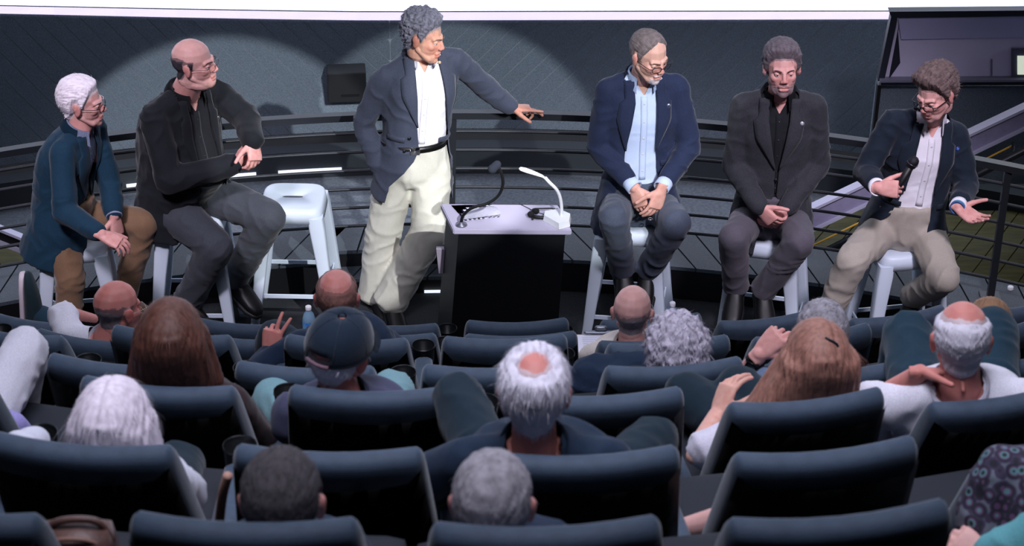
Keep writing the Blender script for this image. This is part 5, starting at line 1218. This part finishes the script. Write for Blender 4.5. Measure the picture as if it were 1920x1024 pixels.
# forearm on an armrest at the lower right
Pa = empty('person', (0, 0, 0), label='bare forearm on an armrest, person hidden behind the seat at lower right', cat='person')
hb_ = hand_bm(ay(1262, 1000, RY['B']+.30), V((-.5, .8, -.3)), V((0, 0, -1)), -1, .4); cap(hb_, ay(1262, 1000, RY['B']+.30), ay(1375, 975, RY['B']+.14), .03, .045); cap(hb_, ay(1375, 975, RY['B']+.16), ay(1420, 950, RY['B']+.16), .045, .055)
obj('arm', remesh(hb_, .0045, 2), SKIN(dict(skin='pink')), Pa)
bm = B(); cap(bm, ay(1400, 970, RY['B']+.16), ay(1440, 950, RY['B']+.16), .062, .07); cap(bm, ay(1440, 960, RY['B']+.2), ay(1560, 960, RY['B']+.2), .09, .1); cap(bm, ay(1560, 1000, RY['B']+.22), ay(1560, 1040, RY['B']+.3), .11, .12); obj('shirt', remesh(bm, .011, 4), fabric(*NAVY), Pa)
# jacket draped over a seat back
p, yw = SEATS[('E', 1258)]; p = p+V((-.10, -.06, -.055))
bm = B(); cap(bm, p+V((-.20, -.03, .0)), p+V((.02, -.03, .02)), .055, .06); cap(bm, p+V((-.20, -.06, -.02)), p+V((-.33, -.05, -.22)), .07, .08); cap(bm, p+V((-.10, -.07, -.04)), p+V((-.10, -.08, -.30)), .10, .13); cap(bm, p+V((-.30, -.02, -.05)), p+V((-.36, .02, -.12)), .05, .04)
bm = remesh(bm, .009, 4, .6); wrinkle(bm, .012, (9, 9, 9), 77, .001); dj = tag(obj('draped_jacket', bm, fabric(*NVJ), None), 'dark navy jacket draped over the seat back in front of the clipboard', 'jacket')
bm = B(); cap(bm, p+V((-.20, -.085, -.27)), p+V((-.16, -.085, -.33)), .022, .03); obj('lining', remesh(bm, .006, 3), fabric('lining_blue', (46, 52, 170)), dj)
# clipboard with paper on the lap of the cream-shirted man
Yc = RY['F']+.62; cq = [ay(1082, 664, Yc-.12), ay(1180, 664, Yc-.12), ay(1168, 627, Yc+.02), ay(1076, 627, Yc+.02)]
cb = empty('clipboard', cq[0], label='clipboard with white form left of the bald head with big ears', cat='clipboard')
co_ = cq[0].copy(); bm = B(); hexa(bm, [x-co_-V((0, 0, .004)) for x in cq]+[x-co_ for x in cq]); obj('board', bm, mat('board_brown', (110, 80, 56), .7), cb, smooth=False)
bm = B(); c_ = sum(cq, V())/4; hexa(bm, [c_+(x-c_)*.93-co_+V((0, 0, .0005)) for x in cq]+[c_+(x-c_)*.93-co_+V((0, 0, .0015)) for x in cq]); sh_ = obj('form', bm, pm, cb, smooth=False)
for i in range(6):
    bm = B(); t = .2+.1*i; a = cq[3].lerp(cq[0], t).lerp(cq[2].lerp(cq[1], t), .15)-co_+V((0, 0, .002)); b = cq[3].lerp(cq[0], t).lerp(cq[2].lerp(cq[1], t), .8)-co_+V((0, 0, .002)); beam(bm, a, b, .0018, .0004); obj('ruled_line', bm, mat('ink_grey', (150, 150, 165), .8), sh_, smooth=False)
bm = B(); a = cq[3].lerp(cq[2], .25)-co_+V((0, 0, .01)); b = cq[3].lerp(cq[2], .85)-co_+V((0, 0, .01)); cap(bm, a, b, .011, .011, 10, .6); cl_ = obj('clip', bm, mat('clip_steel', (120, 124, 134), .35, .8), cb)
bm = B(); cap(bm, a.lerp(b, .38)+V((0, .01, .014)), a.lerp(b, .62)+V((0, .01, .014)), .012, .012); obj('clip_tab', bm, mat('clip_steel', (120, 124, 134), .35, .8), cl_)
# brown handbag in the lower left, leather strap by the dark grey head
bp = ay(150, 1015, RY['A']+.22)
bg = empty('handbag', bp, label='brown leather handbag standing at the bottom left between two seats', cat='bag')
lea = mat('leather_brown', (92, 66, 60), .45, ns=20, na=.25, bs=120, bd=.001)
bm = B(); loft(bm, [(V((x, 0, -.08)), V((0, 1, 0)), V((0, 0, 1)), .07*k, .12*k, 3) for x, k in ((-.09, .7), (-.08, .95), (0, 1), (.06, .95), (.07, .7))], 20); obj('bag_body', bm, lea, bg)
bm = B(); tube(bm, [(-.075, 0, .01), (-.05, 0, .045), (0, 0, .055), (.045, 0, .045), (.065, 0, .0)], .008, 8, smooth=5); obj('handle', bm, lea, bg)
bm = B(); tube(bm, [(-.085, -.03, .0), (-.04, -.045, .035), (.02, -.045, .035), (.065, -.03, .0)], .0045, 6, smooth=5); obj('piping', bm, mat('leather_tan', (140, 104, 90), .5), bg)
bm = B(); tube(bm, [ay(428, 890, RY['B']+.05), ay(418, 925, RY['B']+.06), ay(412, 975, RY['B']+.1), ay(410, 1020, RY['B']+.2)], .012, 8, smooth=5); tag(obj('bag_strap', bm, mat('strap_tan', (170, 130, 116), .6)), 'tan bag strap hanging beside the seat ahead of the dark grey head', 'strap')
